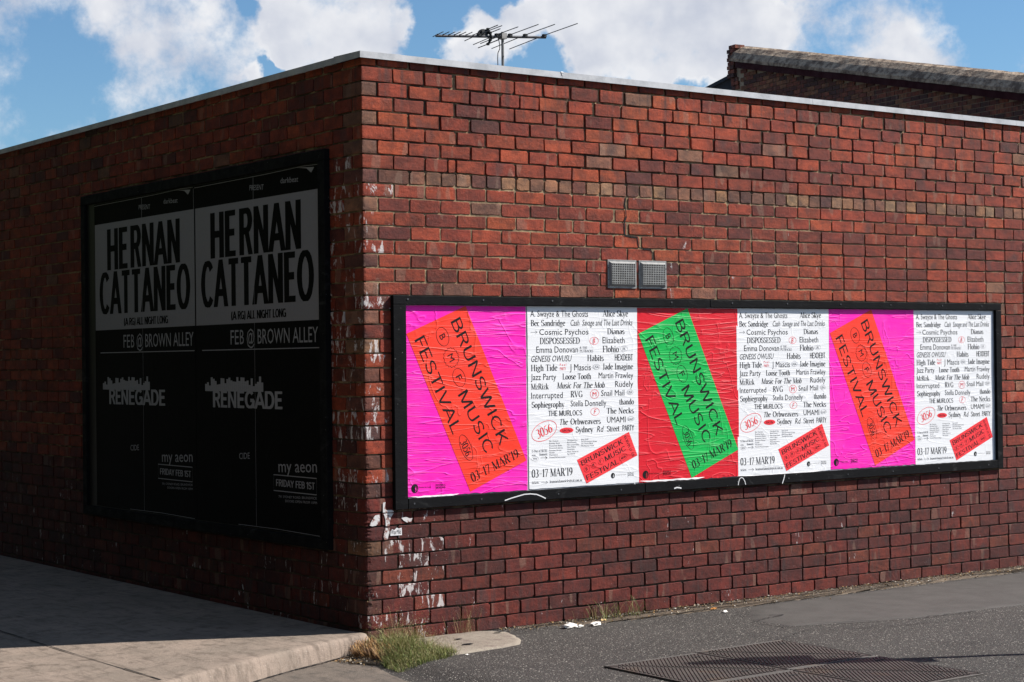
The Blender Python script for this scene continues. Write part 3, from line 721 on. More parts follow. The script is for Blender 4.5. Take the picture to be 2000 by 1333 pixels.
# ------------------------------------------------------------------ lettering
def arc(cx, cy, rx, ry, a0, a1, n=9):
    return [(cx+rx*cos(radians(a0+(a1-a0)*i/n)), cy+ry*sin(radians(a0+(a1-a0)*i/n))) for i in range(n+1)]
TK, TN = .135, .042
def V(x, a, b, w=TK): return ([(x, a), (x, b)], w)
def Hh(x0, x1, y, w=TN): return ([(x0, y), (x1, y)], w)
def D(x0, y0, x1, y1, w): return ([(x0, y0), (x1, y1)], w)
def S(x, y, h=.11): return ([(x-h, y+(TN/2 if y < .01 else -TN/2)), (x+h, y+(TN/2 if y < .01 else -TN/2))], TN)
def C(*a, **k): return (arc(*a, **k), None)
X = .66
SER = {
 'A': (.70, [D(.06, 0, .35, 1, TN), D(.33, 1, .62, 0, TK), Hh(.16, .5, .34), S(.06, 0, .08), S(.62, 0)]),
 'B': (.60, [V(.14, 0, 1), S(.12, 0), S(.12, 1), Hh(.14, .3, .98), Hh(.14, .3, .54), Hh(.14, .3, .02), C(.28, .76, .2, .22, 90, -90), C(.29, .27, .23, .25, 90, -90)]),
 'C': (.62, [C(.36, .5, .28, .49, 45, 315, n=14), V(.58, .7, .95, TN)]),
 'D': (.68, [V(.14, 0, 1), S(.12, 0), S(.12, 1), Hh(.14, .3, .98), Hh(.14, .3, .02), C(.28, .5, .33, .48, 90, -90, n=12)]),
 'E': (.58, [V(.14, 0, 1), S(.12, 0), S(.12, 1), Hh(.14, .5, .98), Hh(.14, .38, .52), Hh(.14, .52, .02), V(.5, .8, 1, TN), V(.52, 0, .22, TN), V(.38, .42, .62, TN)]),
 'F': (.54, [V(.14, 0, 1), S(.14, 0, .13), S(.12, 1), Hh(.14, .5, .98), Hh(.14, .38, .5), V(.5, .78, 1, TN), V(.38, .4, .6, TN)]),
 'G': (.68, [C(.36, .5, .28, .49, 50, 345, n=14), V(.58, .02, .4, TK), S(.56, .44, .1), V(.56, .72, .95, TN)]),
 'H': (.72, [V(.14, 0, 1), V(.56, 0, 1), S(.14, 0), S(.14, 1), S(.56, 0), S(.56, 1), Hh(.14, .56, .52)]),
 'I': (.34, [V(.17, 0, 1), S(.17, 0, .13), S(.17, 1, .13)]),
 'J': (.40, [V(.24, .15, 1), S(.24, 1, .13), C(.12, .12, .12, .14, 0, -120)]),
 'K': (.66, [V(.14, 0, 1), S(.14, 0), S(.14, 1), D(.18, .42, .52, .98, TN), D(.26, .56, .58, 0, TK), S(.58, 0), S(.52, 1, .09)]),
 'L': (.54, [V(.14, 0, 1), S(.14, 0), S(.14, 1), Hh(.14, .5, .02), V(.5, 0, .25, TN)]),
 'M': (.84, [V(.12, 0, 1, TN), D(.12, 1, .42, .02, TK), D(.42, .02, .70, 1, TN), V(.71, 0, 1), S(.12, 0, .09), S(.71, 0), S(.1, 1, .08), S(.73, 1, .08)]),
 'N': (.72, [V(.12, 0, 1, TN), D(.12, 1, .58, 0, TK), V(.58, 0, 1, TN), S(.12, 0, .09), S(.1, 1, .08), S(.58, 1, .09)]),
 'O': (.70, [C(.35, .5, .28, .49, 0, 360, n=20)]),
 'P': (.56, [V(.14, 0, 1), S(.14, 0, .12), S(.12, 1), Hh(.14, .3, .98), Hh(.14, .3, .46), C(.28, .72, .21, .26, 90, -90)]),
 'R': (.64, [V(.14, 0, 1), S(.14, 0), S(.12, 1), Hh(.14, .3, .98), Hh(.14, .3, .5), C(.28, .74, .2, .24, 90, -90), D(.32, .5, .56, 0, TK), S(.58, 0, .07)]),
 'S': (.52, [C(.26, .74, .18, .24, 30, 250, n=9), C(.25, .27, .2, .26, 75, -150, n=9), V(.44, .75, .95, TN), V(.06, .05, .28, TN)]),
 'T': (.60, [V(.30, 0, 1), S(.30, 0, .13), Hh(.04, .56, .98), V(.05, .78, 1, TN), V(.55, .78, 1, TN)]),
 'U': (.70, [V(.16, .28, 1), S(.16, 1), C(.35, .28, .19, .27, 180, 360), V(.55, .28, 1, TN), S(.55, 1, .09)]),
 'V': (.66, [D(.08, 1, .33, 0, TK), D(.33, 0, .58, 1, TN), S(.1, 1), S(.58, 1, .08)]),
 'a': (.46, [C(.22, .50, .13, .15, 150, 0), V(.35, .06, .5), C(.2, .19, .13, .17, 60, 300), D(.35, .06, .44, .03, TN)]),
 'b': (.50, [V(.12, 0, 1), C(.25, .33, .17, .32, 130, -130, n=11), D(.02, .97, .12, 1, TN)]),
 'c': (.42, [C(.24, .33, .17, .32, 45, 315, n=11)]),
 'd': (.50, [V(.38, 0, 1), C(.24, .33, .16, .32, 50, 310, n=11), D(.28, .97, .38, 1, TN), D(.38, .03, .48, .05, TN)]),
 'e': (.44, [C(.24, .33, .17, .32, 15, 315, n=12), Hh(.08, .4, .40)]),
 'f': (.32, [V(.16, 0, .8), C(.28, .8, .12, .18, 180, 50), Hh(.04, .3, .64), S(.16, 0)]),
 'g': (.46, [C(.22, .45, .14, .2, 0, 360, n=14), C(.2, -.08, .17, .13, 0, 360, n=12), D(.12, .26, .2, .06, TN), D(.34, .6, .44, .66, TN)]),
 'h': (.52, [V(.12, 0, 1), D(.02, .97, .12, 1, TN), C(.26, .42, .14, .24, 160, 0), V(.40, 0, .44), S(.12, 0, .1), S(.4, 0, .1)]),
 'i': (.26, [V(.13, 0, X), S(.13, 0, .1), D(.03, .62, .13, X, TN), V(.13, .83, .95, .12)]),
 'k': (.50, [V(.12, 0, 1), D(.02, .97, .12, 1, TN), D(.16, .28, .38, .64, TN), D(.22, .4, .44, 0, TK*.9), S(.12, 0, .1), S(.42, 0, .09), S(.38, X, .07)]),
 'l': (.26, [V(.13, 0, 1), S(.13, 0, .1), D(.03, .97, .13, 1, TN)]),
 'm': (.78, [V(.12, 0, X), D(.02, .62, .12, X, TN), C(.25, .42, .13, .23, 160, 0), V(.38, 0, .42), C(.51, .42, .13, .23, 160, 0), V(.65, 0, .42), S(.12, 0, .09), S(.38, 0, .09), S(.65, 0, .09)]),
 'n': (.52, [V(.12, 0, X), D(.02, .62, .12, X, TN), C(.26, .42, .14, .24, 160, 0), V(.40, 0, .44), S(.12, 0, .1), S(.4, 0, .1)]),
 'o': (.48, [C(.24, .33, .18, .32, 0, 360, n=16)]),
 'p': (.50, [V(.12, -.28, X), D(.02, .62, .12, X, TN), C(.25, .33, .17, .32, 130, -130, n=11), S(.12, -.26, .1)]),
 'r': (.36, [V(.12, 0, X), D(.02, .62, .12, X, TN), C(.26, .46, .12, .18, 160, 50), S(.12, 0, .1)]),
 's': (.36, [C(.18, .49, .12, .16, 30, 250), C(.18, .18, .13, .17, 75, -150)]),
 't': (.30, [V(.13, .1, .85), Hh(.02, .27, .64), C(.24, .12, .11, .11, 180, 300)]),
 'u': (.52, [V(.12, .2, X), D(.03, .62, .12, X, TN), C(.25, .2, .13, .19, 180, 340), V(.39, 0, X), D(.39, .03, .49, .05, TN)]),
 'v': (.46, [D(.06, X, .24, 0, TK), D(.24, 0, .40, X, TN), S(.07, X, .08), S(.4, X, .07)]),
 'w': (.68, [D(.06, X, .22, 0, TK), D(.22, 0, .34, X, TN), D(.34, X, .48, 0, TK), D(.48, 0, .62, X, TN), S(.07, X, .08), S(.62, X, .07)]),
 'y': (.46, [D(.06, X, .24, .02, TK), D(.41, X, .16, -.26, TN), S(.07, X, .08), S(.41, X, .07), V(.12, -.28, -.2, .1)]),
 'z': (.42, [Hh(.06, .36, .64), D(.35, .62, .07, .03, TK*.7), Hh(.06, .37, .02), V(.07, .5, .64, TN), V(.37, 0, .15, TN)]),
 '0': (.54, [C(.27, .5, .2, .49, 0, 360, n=20)]), '1': (.36, [V(.19, 0, 1), S(.19, 0, .12), D(.06, .84, .19, .98, TN)]),
 '3': (.50, [C(.22, .76, .17, .22, 130, -90), C(.21, .27, .2, .27, 90, -140, n=11)]),
 '5': (.50, [D(.14, .96, .1, .55, TN), Hh(.12, .42, .95, .08), C(.2, .3, .2, .29, 110, -140, n=11)]),
 '6': (.52, [C(.26, .3, .18, .28, 0, 360, n=16), (arc(.44, .34, .38, .62, 175, 105, 8), None)]),
 '7': (.48, [Hh(.05, .44, .95, .08), D(.43, .95, .18, 0, .09), V(.06, .78, .97, TN)]),
 '9': (.52, [C(.26, .7, .18, .28, 0, 360, n=16), (arc(.08, .66, .38, .62, -5, -75, 8), None)]),
 '–': (.50, [Hh(.06, .44, .42, .05)]), "’": (.22, [V(.11, .8, .98, .11), D(.12, .82, .06, .68, .04)]), '.': (.2, [V(.1, 0, .12, .12)]), '&': (.7, [C(.3, .76, .15, .22, 0, 360, n=12), C(.3, .28, .22, .27, 80, 360, n=12), D(.24, .6, .62, 0, .1)]),
 ' ': (.30, []),
}
def ribbon(pts, w, lz):
    """polyline -> (verts, faces) with a broad-nib width when w is None"""
    n = len(pts); vs = []; fs = []; closed = n > 3 and abs(pts[0][0]-pts[-1][0]) < 1e-6 and abs(pts[0][1]-pts[-1][1]) < 1e-6
    for i in range(n):
        a = pts[i-1] if i else (pts[-2] if closed else pts[0]); b = pts[i+1] if i < n-1 else (pts[1] if closed else pts[-1])
        dx, dy = b[0]-a[0], b[1]-a[1]; L = sqrt(dx*dx+dy*dy) or 1; dx /= L; dy /= L
        ww = (TN+(TK*1.05-TN)*abs(dy)**1.4) if w is None else w
        vs += [(pts[i][0]-dy*ww/2, pts[i][1]+dx*ww/2, lz), (pts[i][0]+dy*ww/2, pts[i][1]-dx*ww/2, lz)]
    for i in range(n-1): fs.append((2*i, 2*i+1, 2*i+3, 2*i+2))
    return vs, fs
def serif_text(t, light=1.):
    vs, fs, x = [], [], 0.
    for ch in t:
        adv, st = SER.get(ch, SER[' '])
        for k, (p, w) in enumerate(st):
            v, f = ribbon(p, w, k*.00003/1.); o = len(vs)
            vs += [(a+x, b, c) for a, b, c in v]; fs += [tuple(i+o for i in q) for q in f]
        x += adv+.01
    return vs, fs
def B_(*p): return list(p)
CAPS = {
 'A': (.72, [[(.05, 0), (.36, 1)], [(.36, 1), (.67, 0)], [(.16, .30), (.56, .30)]]),
 'B': (.66, [[(.12, 0), (.12, 1)], [(.12, .95)]+arc(.34, .74, .20, .21, 90, -90)+[(.12, .53)], [(.12, .53)]+arc(.36, .29, .22, .24, 90, -90)+[(.12, .05)]]),
 'C': (.72, [arc(.38, .5, .29, .45, 42, 318, 16)]),
 'D': (.72, [[(.12, 0), (.12, 1)], [(.12, .95)]+arc(.30, .5, .32, .45, 90, -90, 12)+[(.12, .05)]]),
 'E': (.60, [[(.12, 0), (.12, 1)], [(.12, .95), (.55, .95)], [(.12, .52), (.50, .52)], [(.12, .05), (.56, .05)]]),
 'F': (.56, [[(.12, 0), (.12, 1)], [(.12, .95), (.53, .95)], [(.12, .50), (.47, .50)]]),
 'G': (.76, [arc(.38, .5, .29, .45, 45, 350, 16), [(.42, .46), (.68, .46)], [(.64, .02), (.64, .48)]]),
 'H': (.72, [[(.12, 0), (.12, 1)], [(.60, 0), (.60, 1)], [(.12, .52), (.60, .52)]]),
 'I': (.28, [[(.14, 0), (.14, 1)]]),
 'K': (.66, [[(.12, 0), (.12, 1)], [(.14, .34), (.56, 1)], [(.28, .56), (.61, 0)]]),
 'L': (.56, [[(.12, 0), (.12, 1)], [(.12, .05), (.53, .05)]]),
 'M': (.86, [[(.12, 0), (.12, 1)], [(.14, 1), (.43, .03)], [(.43, .03), (.72, 1)], [(.74, 0), (.74, 1)]]),
 'N': (.74, [[(.12, 0), (.12, 1)], [(.13, 1), (.61, 0)], [(.62, 0), (.62, 1)]]),
 'O': (.76, [arc(.38, .5, .29, .45, 0, 360, 24)]),
 'P': (.62, [[(.12, 0), (.12, 1)], [(.12, .95)]+arc(.34, .70, .21, .25, 90, -90)+[(.12, .45)]]),
 'R': (.68, [[(.12, 0), (.12, 1)], [(.12, .95)]+arc(.36, .73, .20, .22, 90, -90)+[(.12, .51)], [(.38, .50), (.58, 0)]]),
 'S': (.64, [arc(.32, .735, .21, .215, 20, 262, 10)+arc(.32, .27, .23, .22, 82, -160, 10)]),
 'T': (.62, [[(.31, 0), (.31, 1)], [(.03, .95), (.59, .95)]]),
 'U': (.72, [[(.12, 1)]+arc(.36, .30, .24, .25, 180, 360, 12)+[(.60, 1)]]),
 'V': (.68, [[(.06, 1), (.34, 0)], [(.34, 0), (.62, 1)]]),
 'W': (.96, [[(.05, 1), (.26, 0)], [(.26, 0), (.48, 1)], [(.48, 1), (.70, 0)], [(.70, 0), (.91, 1)]]),
 'X': (.66, [[(.07, 1), (.59, 0)], [(.07, 0), (.59, 1)]]),
 'Y': (.66, [[(.05, 1), (.33, .45)], [(.33, .45), (.61, 1)], [(.33, 0), (.33, .48)]]),
 '1': (.36, [[(.24, 0), (.24, 1)], [(.04, .78), (.24, .96)]]), '(': (.34, [arc(.34, .45, .2, .62, 120, 240)]), ')': (.34, [arc(0, .45, .2, .62, 60, -60)]), ' ': (.32, []),
}
def caps_text(t, wx, wy, track=.0):
    vs, fs, x = [], [], 0.
    for ch in t:
        adv, st = CAPS.get(ch, CAPS[' '])
        for k, p in enumerate(st):
            n = len(p); closed = abs(p[0][0]-p[-1][0]) < 1e-6 and abs(p[0][1]-p[-1][1]) < 1e-6; o = len(vs); q = []
            for i in range(n):
                a = p[i-1] if i else (p[-2] if closed else p[0]); b = p[i+1] if i < n-1 else (p[1] if closed else p[-1])
                dx, dy = b[0]-a[0], b[1]-a[1]; L = sqrt(dx*dx+dy*dy) or 1; dx /= L; dy /= L
                ux, uy = -dy*wx/2, dx*wy/2
                q += [(p[i][0]+ux+x, min(1., max(0., p[i][1]+uy)) if abs(dy) < .9 else p[i][1], k*.00004), (p[i][0]-ux+x, min(1., max(0., p[i][1]-uy)) if abs(dy) < .9 else p[i][1], k*.00004)]
            vs += q; fs += [(o+2*i, o+2*i+1, o+2*i+3, o+2*i+2) for i in range(n-1)]
        x += adv+track
    return vs, fs
_cache = {}
def sans_text(t, bold=0., spacing=1.):
    k = (t, bold, spacing)
    if k in _cache: return _cache[k]
    cu = bpy.data.curves.new('lettering', 'FONT'); cu.body = t; cu.resolution_u = 2; cu.offset = bold; cu.space_character = spacing
    ob = bpy.data.objects.new('lettering', cu); me = ob.to_mesh()
    r = ([(v.co.x/.682, v.co.y/.682, 0.) for v in me.vertices], [tuple(p.vertices) for p in me.polygons])
    ob.to_mesh_clear(); bpy.data.objects.remove(ob); bpy.data.curves.remove(cu)
    _cache[k] = r; return r
class Print:
    """flat print on a wall poster: wall coordinates (s, z)"""
    def __init__(s, org): s.o = org; s.m = {}
    def mb(s, key): return s.m.setdefault(key, MB())
    def put(s, key, vs, fs, P, Q, h, it=0., fit=True, lift=0.):
        if not vs: return
        x0 = min(v[0] for v in vs); x1 = max(v[0] for v in vs)
        ex = Vector((Q[0]-P[0], Q[1]-P[1])); L = ex.length; ex /= L; ey = Vector((-ex.y, ex.x)); k = L/(x1-x0+it)
        out = []
        for x, y, z in vs:
            a = (x-x0+it*y)*k; b = y*h; out.append((P[0]-s.o[0]+ex.x*a+ey.x*b, -(z+lift), P[1]-s.o[1]+ex.y*a+ey.y*b))
        s.mb(key).add(out, fs)
    def text(s, key, t, P, Q, h, serif=False, it=0., bold=0., lift=0., sp=1.):
        vs, fs = serif_text(t) if serif else (caps_text(t, *bold) if isinstance(bold, tuple) else sans_text(t, 0., sp)); s.put(key, vs, fs, P, Q, h, it, lift=lift)
    def poly(s, key, pts, lift=0.):
        s.mb(key).add([(a-s.o[0], -lift, b-s.o[1]) for a, b in pts], [tuple(range(len(pts)))])
    def line(s, key, pts, w, lift=0.):
        vs, fs = ribbon(pts, w, 0); s.mb(key).add([(a-s.o[0], -lift-c, b-s.o[1]) for a, b, c in vs], [f for f in fs])
    def ellipse(s, key, c, rx, ry, ang=0., w=.002, fill=False, spikes=0, lift=0.):
        pts = []; n = 28 if not spikes else spikes*4
        for i in range(n+1):
            a = 2*pi*i/n; k = 1.
            if spikes: k = 1-.13*(1-abs(((i/4.) % 1)*2-1))**.6 if True else 1
            x, y = rx*k*cos(a), ry*k*sin(a); pts.append((c[0]+x*cos(ang)-y*sin(ang), c[1]+x*sin(ang)+y*cos(ang)))
        if fill: s.poly(key, pts[:-1], lift)
        else: s.line(key, pts[::-1], w, lift)
# slight puckering shared by paper and everything printed on it
def pucker(s, z):
    return .0022*mnoise.noise(Vector((s*2.6, z*4.2, .3)))
OP = .009
def Wp(zi, x, y):
    o, k = {'A': ((1020, 580), 8.3333), 'B': ((1020, 700), 8.3333), 'C': ((1020, 820), 8.3333), 'D': ((760, 570), 6.06), 'E': ((760, 780), 6.06)}[zi]
    return RW(o[0]+x/k, o[1]+y/k, OP)
E0 = RW(790.5, 598, OP)[0]; E1 = RW(1029.5, 600, OP)[0]; E2 = RW(1244, 603, OP)[0]; E3 = RW(1438, 604, OP)[0]
ZP0, ZP1 = RW(794, 973, OP)[1], 2.127
PW = (E3-E0)/3; PH = ZP1-ZP0
# ---- line-up poster
B = Print((E1, ZP0))
def bt(zi, t, x0, y0, x1, y1, cap, serif=False, it=0., bold=0., key='ink', sp=1.):
    P, Q = Wp(zi, x0, y0), Wp(zi, x1, y1); h = Wp(zi, x0, y0-cap)[1]-P[1]
    B.text(key, t, P, Q, h, serif, it, bold, sp=sp)
R_ = True
bt('A', 'A. Swayze & The Ghosts', 133, 335, 1072, 335, 100); bt('A', 'Alice Skye', 1310, 332, 1725, 332, 100, R_)
bt('A', 'Bec Sandridge', 138, 487, 703, 484, 100, R_); bt('A', 'Cash  Savage and The Last Drinks', 783, 482, 1800, 475, 98, it=.22)
bt('A', 'Cosmic Psychos', 277, 632, 1077, 625, 96); bt('A', 'Dianas', 1385, 620, 1667, 617, 95, R_)
bt('A', 'DISPOSSESSED', 287, 780, 940, 772, 102, R_); bt('A', 'Elizabeth', 1308, 767, 1668, 764, 100)
bt('A', 'Emma Donovan', 230, 922, 910, 916, 102); bt('A', '& THE', 938, 857, 1060, 856, 38, R_, key='grey'); bt('A', 'PUTBACKS', 938, 915, 1155, 913, 44, R_, key='grey')
bt('A', 'Flohio', 1310, 912, 1575, 910, 104, R_); bt('A', 'GENESIS OWUSU', 140, 1072, 810, 1060, 100, it=.25); bt('A', 'Habits', 1062, 1057, 1328, 1055, 102, R_)
bt('A', 'HEXDEBT', 1508, 1048, 1803, 1045, 102, bold=(.15, .10))
bt('B', 'High Tide', 145, 222, 577, 212, 104, R_); bt('B', 'J Mascis', 777, 210, 1118, 205, 103); bt('B', 'Jade Imagine', 1312, 195, 1808, 189, 98, R_)
bt('B', 'Jazz Party', 140, 368, 555, 360, 100, bold=.006); bt('B', 'Loose Tooth', 660, 357, 1122, 349, 97, R_); bt('B', 'Martin Frawley', 1245, 339, 1808, 332, 96)
bt('B', 'MzRizk', 145, 522, 433, 516, 97, R_); bt('B', 'Music For The Mob', 565, 504, 1355, 490, 98, R_, it=.15); bt('B', 'Rudely', 1515, 478, 1808, 472, 97)
bt('B', 'Interrupted', 148, 669, 662, 655, 98); bt('B', 'RVG', 790, 647, 985, 643, 103, R_); bt('B', 'Snail Mail', 1287, 626, 1665, 615, 94, bold=.006)
bt('B', 'Sophiegrophy', 155, 820, 690, 806, 100, R_); bt('B', 'Stella Donnelly', 790, 796, 1370, 783, 98); bt('B', 'thando', 1583, 767, 1820, 760, 95, R_)
bt('B', 'THE MURLOCS', 427, 953, 977, 940, 88, bold=(.14, .11)); bt('B', 'The Necks', 1378, 914, 1817, 905, 95, R_)
bt('B', 'The', 605, 1097, 755, 1090, 96, R_, it=.2); bt('B', 'Orbweavers', 785, 1090, 1280, 1078, 96, R_); bt('B', 'UMAMI', 1382, 1060, 1683, 1052, 95)
bt('C', 'Sydney', 872, 220, 1158, 210, 95, R_); bt('C', 'Rd', 1217, 210, 1328, 207, 95, it=.2); bt('C', 'Street', 1382, 203, 1585, 196, 93, R_); bt('C', 'PARTY', 1633, 191, 1822, 184, 92, bold=(.15, .11))
bt('C', '03–17 MAR’19', 155, 955, 820, 915, 130, R_)
bt('C', 'tickets', 158, 1057, 272, 1052, 44, R_, key='grey'); bt('C', 'brunswickmusicfestival.com.au', 450, 1042, 975, 1012, 46, R_, key='grey')
bt('C', '15 Days of MUSIC', 158, 545, 412, 532, 42, R_, key='grey'); bt('C', 'across', 158, 603, 220, 600, 30, R_, key='grey'); bt('C', 'Brunswick', 283, 597, 412, 590, 40, R_, key='grey')
for i, t in enumerate(['Bar Oussou', 'Bombay Rock', 'Brunswick Baths', 'Brunswick Library', 'Estonian House', 'Howler', 'Mechanics', 'Brunswick Mechanics Institute']):
    y = 372+37.5*i; bt('C', t, 445, y, 445+[145, 172, 205, 220, 195, 88, 138, 260][i], y-6, 24, key='grey')
for i, t in enumerate(['Moreland City', 'Band Room', 'Merri Creek Hotel', 'New Palace', 'Gasometer', 'Music Reserve', 'Spotted']):
    y = 356+37.2*i; bt('C', t, 735, y, 735+[165, 140, 185, 140, 122, 180, 122][i], y-6, 24, key='grey')
for i, t in enumerate(['Stay Gold', 'The Brunswick Green', 'The Penny Black', 'The Retreat Hotel']):
    y = 344+34*i; bt('C', t, 958, y, 958+[118, 258, 198, 210][i], y-6, 24, key='grey')
mpx = lambda zi, c, rx, ry: (abs(Wp(zi, c[0]+rx, c[1])[0]-Wp(zi, c[0]-rx, c[1])[0])/2, abs(Wp(zi, c[0], c[1]+ry)[1]-Wp(zi, c[0], c[1]-ry)[1])/2)
def bell(zi, c, rx, ry, key='red', w=.0022, fill=False, spikes=0, t=None, th=.03, it=0., tw=.5, ang=0., serif=False):
    a, b = mpx(zi, c, rx, ry); P = Wp(zi, *c); B.ellipse(key, P, a, b, ang, w, fill, spikes)
    if t: B.text(key if not fill else 'ink', t, (P[0]-a*tw, P[1]-th/2), (P[0]+a*tw, P[1]-th/2), th, serif, it, lift=.0004)
bell('A', (1170, 728), 70, 60, t='B', th=.034, it=.25, tw=.36, w=.0026); bell('B', (1178, 593), 74, 76, spikes=16, t='M', th=.03, tw=.42, w=.0026); bell('B', (1187, 880), 70, 60, t='F', th=.032, it=.25, tw=.3, w=.0026)
bell('A', (1655, 855), 60, 42, key='grey', w=.0013, t='UK', th=.019, tw=.5); bell('B', (1205, 150), 60, 42, key='grey', w=.0013, t='USA', th=.019, tw=.7)
bell('B', (1755, 563), 52, 40, key='grey', w=.0013, t='USA', th=.018, tw=.7); bell('B', (1765, 995), 57, 36, key='grey', w=.0013, t='Live!', th=.018, tw=.7); bell('C', (210, 645), 57, 35, key='grey', w=.0012, t='3056', th=.012, tw=.6)
bt('B', 'Peel', 615, 135, 718, 133, 38, key='red', sp=1.5); bt('B', 'PARTY', 617, 205, 715, 203, 48, key='red')
bell('C', (722, 185), 112, 47, fill=True, t='SUN 3 Mar', th=.017, tw=.62)
def bigellipse(pr, ctr, rx, ry, ang, w, key): pr.ellipse(key, ctr, rx, ry, ang, w)
c = Wp('C', 360, 195); A_ = Wp('C', 165, 290); A2 = Wp('C', 560, 95); ang = math.atan2(A2[1]-A_[1], A2[0]-A_[0]); La = sqrt((A2[0]-A_[0])**2+(A2[1]-A_[1])**2)/2
B.ellipse('red', c, La, La*.56, ang, .0036)
tx = La*.62; th = .062
B.text('red', '3056', (c[0]-tx*cos(ang)+sin(ang)*th/2, c[1]-tx*sin(ang)-cos(ang)*th/2), (c[0]+tx*cos(ang)+sin(ang)*th/2, c[1]+tx*sin(ang)-cos(ang)*th/2), th, True)
def arrow(zi, x0, x1, y, key='grey', w=.0022):
    p, q = Wp(zi, x0, y), Wp(zi, x1, y-3); B.line(key, [p, q], w); B.line(key, [(q[0]-.018, q[1]+.010), q], w, .0003); B.line(key, [(q[0]-.018, q[1]-.010), q], w, .0006)
arrow('A', 137, 245, 590); arrow('C', 300, 410, 633, 'ink'); arrow('C', 308, 418, 1030)
coral = [Wp('C', *p) for p in [(1045, 1050), (1877, 590), (1737, 208), (890, 665)]]
def ct(t, x0, y0, x1, y1, h, serif=False, bold=0.): B.text('ink', t, Wp('C', x0, y0), Wp('C', x1, y1), h, serif, 0, bold, lift=.0010)
ct('BRUNSWICK', 972, 762, 1645, 398, .036, bold=(.12, .10)); ct('MUSIC', 1360, 690, 1690, 508, .036, bold=(.12, .10)); ct('FESTIVAL', 1055, 1000, 1575, 720, .036, bold=(.12, .10))
ct('03–17 MAR’19', 1830, 592, 1688, 262, .021, True)
for t, x, y, sp in (('B', 1050, 812, 0), ('M', 1160, 752, 15), ('F', 1278, 688, 0)):
    P = Wp('C', x, y); B.ellipse('ink', P, .025, .022, .3, .0015, spikes=sp, lift=.0010); B.text('ink', t, (P[0]-.006, P[1]-.012), (P[0]+.009, P[1]-.007), .022, lift=.0012)
P = Wp('C', 1645, 625); B.ellipse('ink', P, .038, .018, .42, .0013, lift=.0010); B.text('ink', '3056', (P[0]-.02, P[1]-.016), (P[0]+.024, P[1]+.003), .014, True, lift=.0012)
def logo(pr, P, r, key):
    pr.ellipse(key, P, r, r*1.05, 0, fill=True, lift=.0004)
def moreland(pr, P, w, h, key, tkey):
    pr.text(key, 'FESTIVALS', (P[0], P[1]+h*.52), (P[0]+w, P[1]+h*.52), h*.36, bold=(.13, .12), lift=.0004); pr.text(key, 'MORELAND', (P[0], P[1]+.06*h), (P[0]+w, P[1]+.06*h), h*.36, bold=(.13, .12), lift=.0004)
    pr.line(key, [(P[0]-.004, P[1]-h*.25), (P[0]-.004, P[1]+h)], .0014)
P = Wp('C', 1478, 920); logo(B, P, .018, 'ink')
B.poly('white', [(P[0], P[1]-.013), (P[0]+.0035, P[1]-.013), (P[0]+.005, P[1]+.010), (P[0]+.001, P[1]+.002)], .0008); B.poly('white', [(P[0]+.007, P[1]-.012), (P[0]+.010, P[1]-.011), (P[0]+.010, P[1]+.010)], .0008)
bt('C', 'Moreland City Council', 1530, 918, 1690, 910, 16, key='grey'); moreland(B, Wp('C', 1728, 930), .052, .03, 'grey', None)
# ---- art poster
Apr = Print((E0, ZP0))
panel = [Wp('D', 905, 172), Wp('D', 203, 503), Wp('E', 960, 1100), Wp('E', 1626, 730)]
def at_(t, P, Q, h, serif=False, bold=0.): Apr.text('ink', t, P, Q, h, serif, 0, bold, lift=.0010)
hB = .082
at_('BRUNSWICK', Wp('D', 728, 362), Wp('E', 1312, 560), hB, bold=(.105, .092))
at_('MUSIC', Wp('D', 815, 1228), Wp('E', 1140, 655), hB, bold=(.105, .092))
at_('FESTIVAL', Wp('D', 298, 580), Wp('E', 752, 425), hB, bold=(.105, .092))
p, q = Wp('D', 728, 362), Wp('E', 1312, 560); angT = math.atan2(q[1]-p[1], q[0]-p[0]); ex = Vector((cos(angT), sin(angT))); ey = Vector((-ex.y, ex.x))
for t, x, y, sp, r in (('B', 633, 537, 0, 1), ('M', 735, 785, 16, 1.02), ('F', 829, 1022, 0, 1)):
    P = Vector(Wp('D', x, y)); Apr.ellipse('ink', tuple(P), .063*r if not sp else .067, .046*r if not sp else .062, angT, .0030, spikes=sp, lift=.0010)
    w_, h_ = (.017, .045) if t != 'M' else (.024, .045); a = P-ex*w_-ey*h_/2; b = P+ex*w_-ey*h_/2; Apr.text('ink', t, tuple(a), tuple(b), h_, lift=.0012)
P = Vector(Wp('E', 910, 578)); Apr.ellipse('ink', tuple(P), .092, .040, angT, .0030, lift=.0010)
a = P-ex*.055-ey*.026; b = P+ex*.055-ey*.026; Apr.text('ink', '3056', tuple(a), tuple(b), .052, True, lift=.0012)
p, q = Vector(Wp('E', 985, 990)), Vector(Wp('E', 1545, 690)); Apr.text('ink', '03–17 MAR’19', tuple(p), tuple(q), .062, True, lift=.0010)
P = Wp('E', 305, 1062); logo(Apr, P, .027, 'ink')
Apr.poly('paper', [(P[0]+.002, P[1]-.022), (P[0]+.007, P[1]-.022), (P[0]+.009, P[1]+.017), (P[0]+.004, P[1]+.004)], .0008); Apr.poly('paper', [(P[0]+.013, P[1]-.02), (P[0]+.017, P[1]-.018), (P[0]+.017, P[1]+.016)], .0008)
Apr.text('thin', 'Moreland City Council', (P[0]+.032, P[1]+.001), (P[0]+.125, P[1]-.001), .010); moreland(Apr, (P[0]+.165, P[1]-.012), .070, .036, 'thin', None)

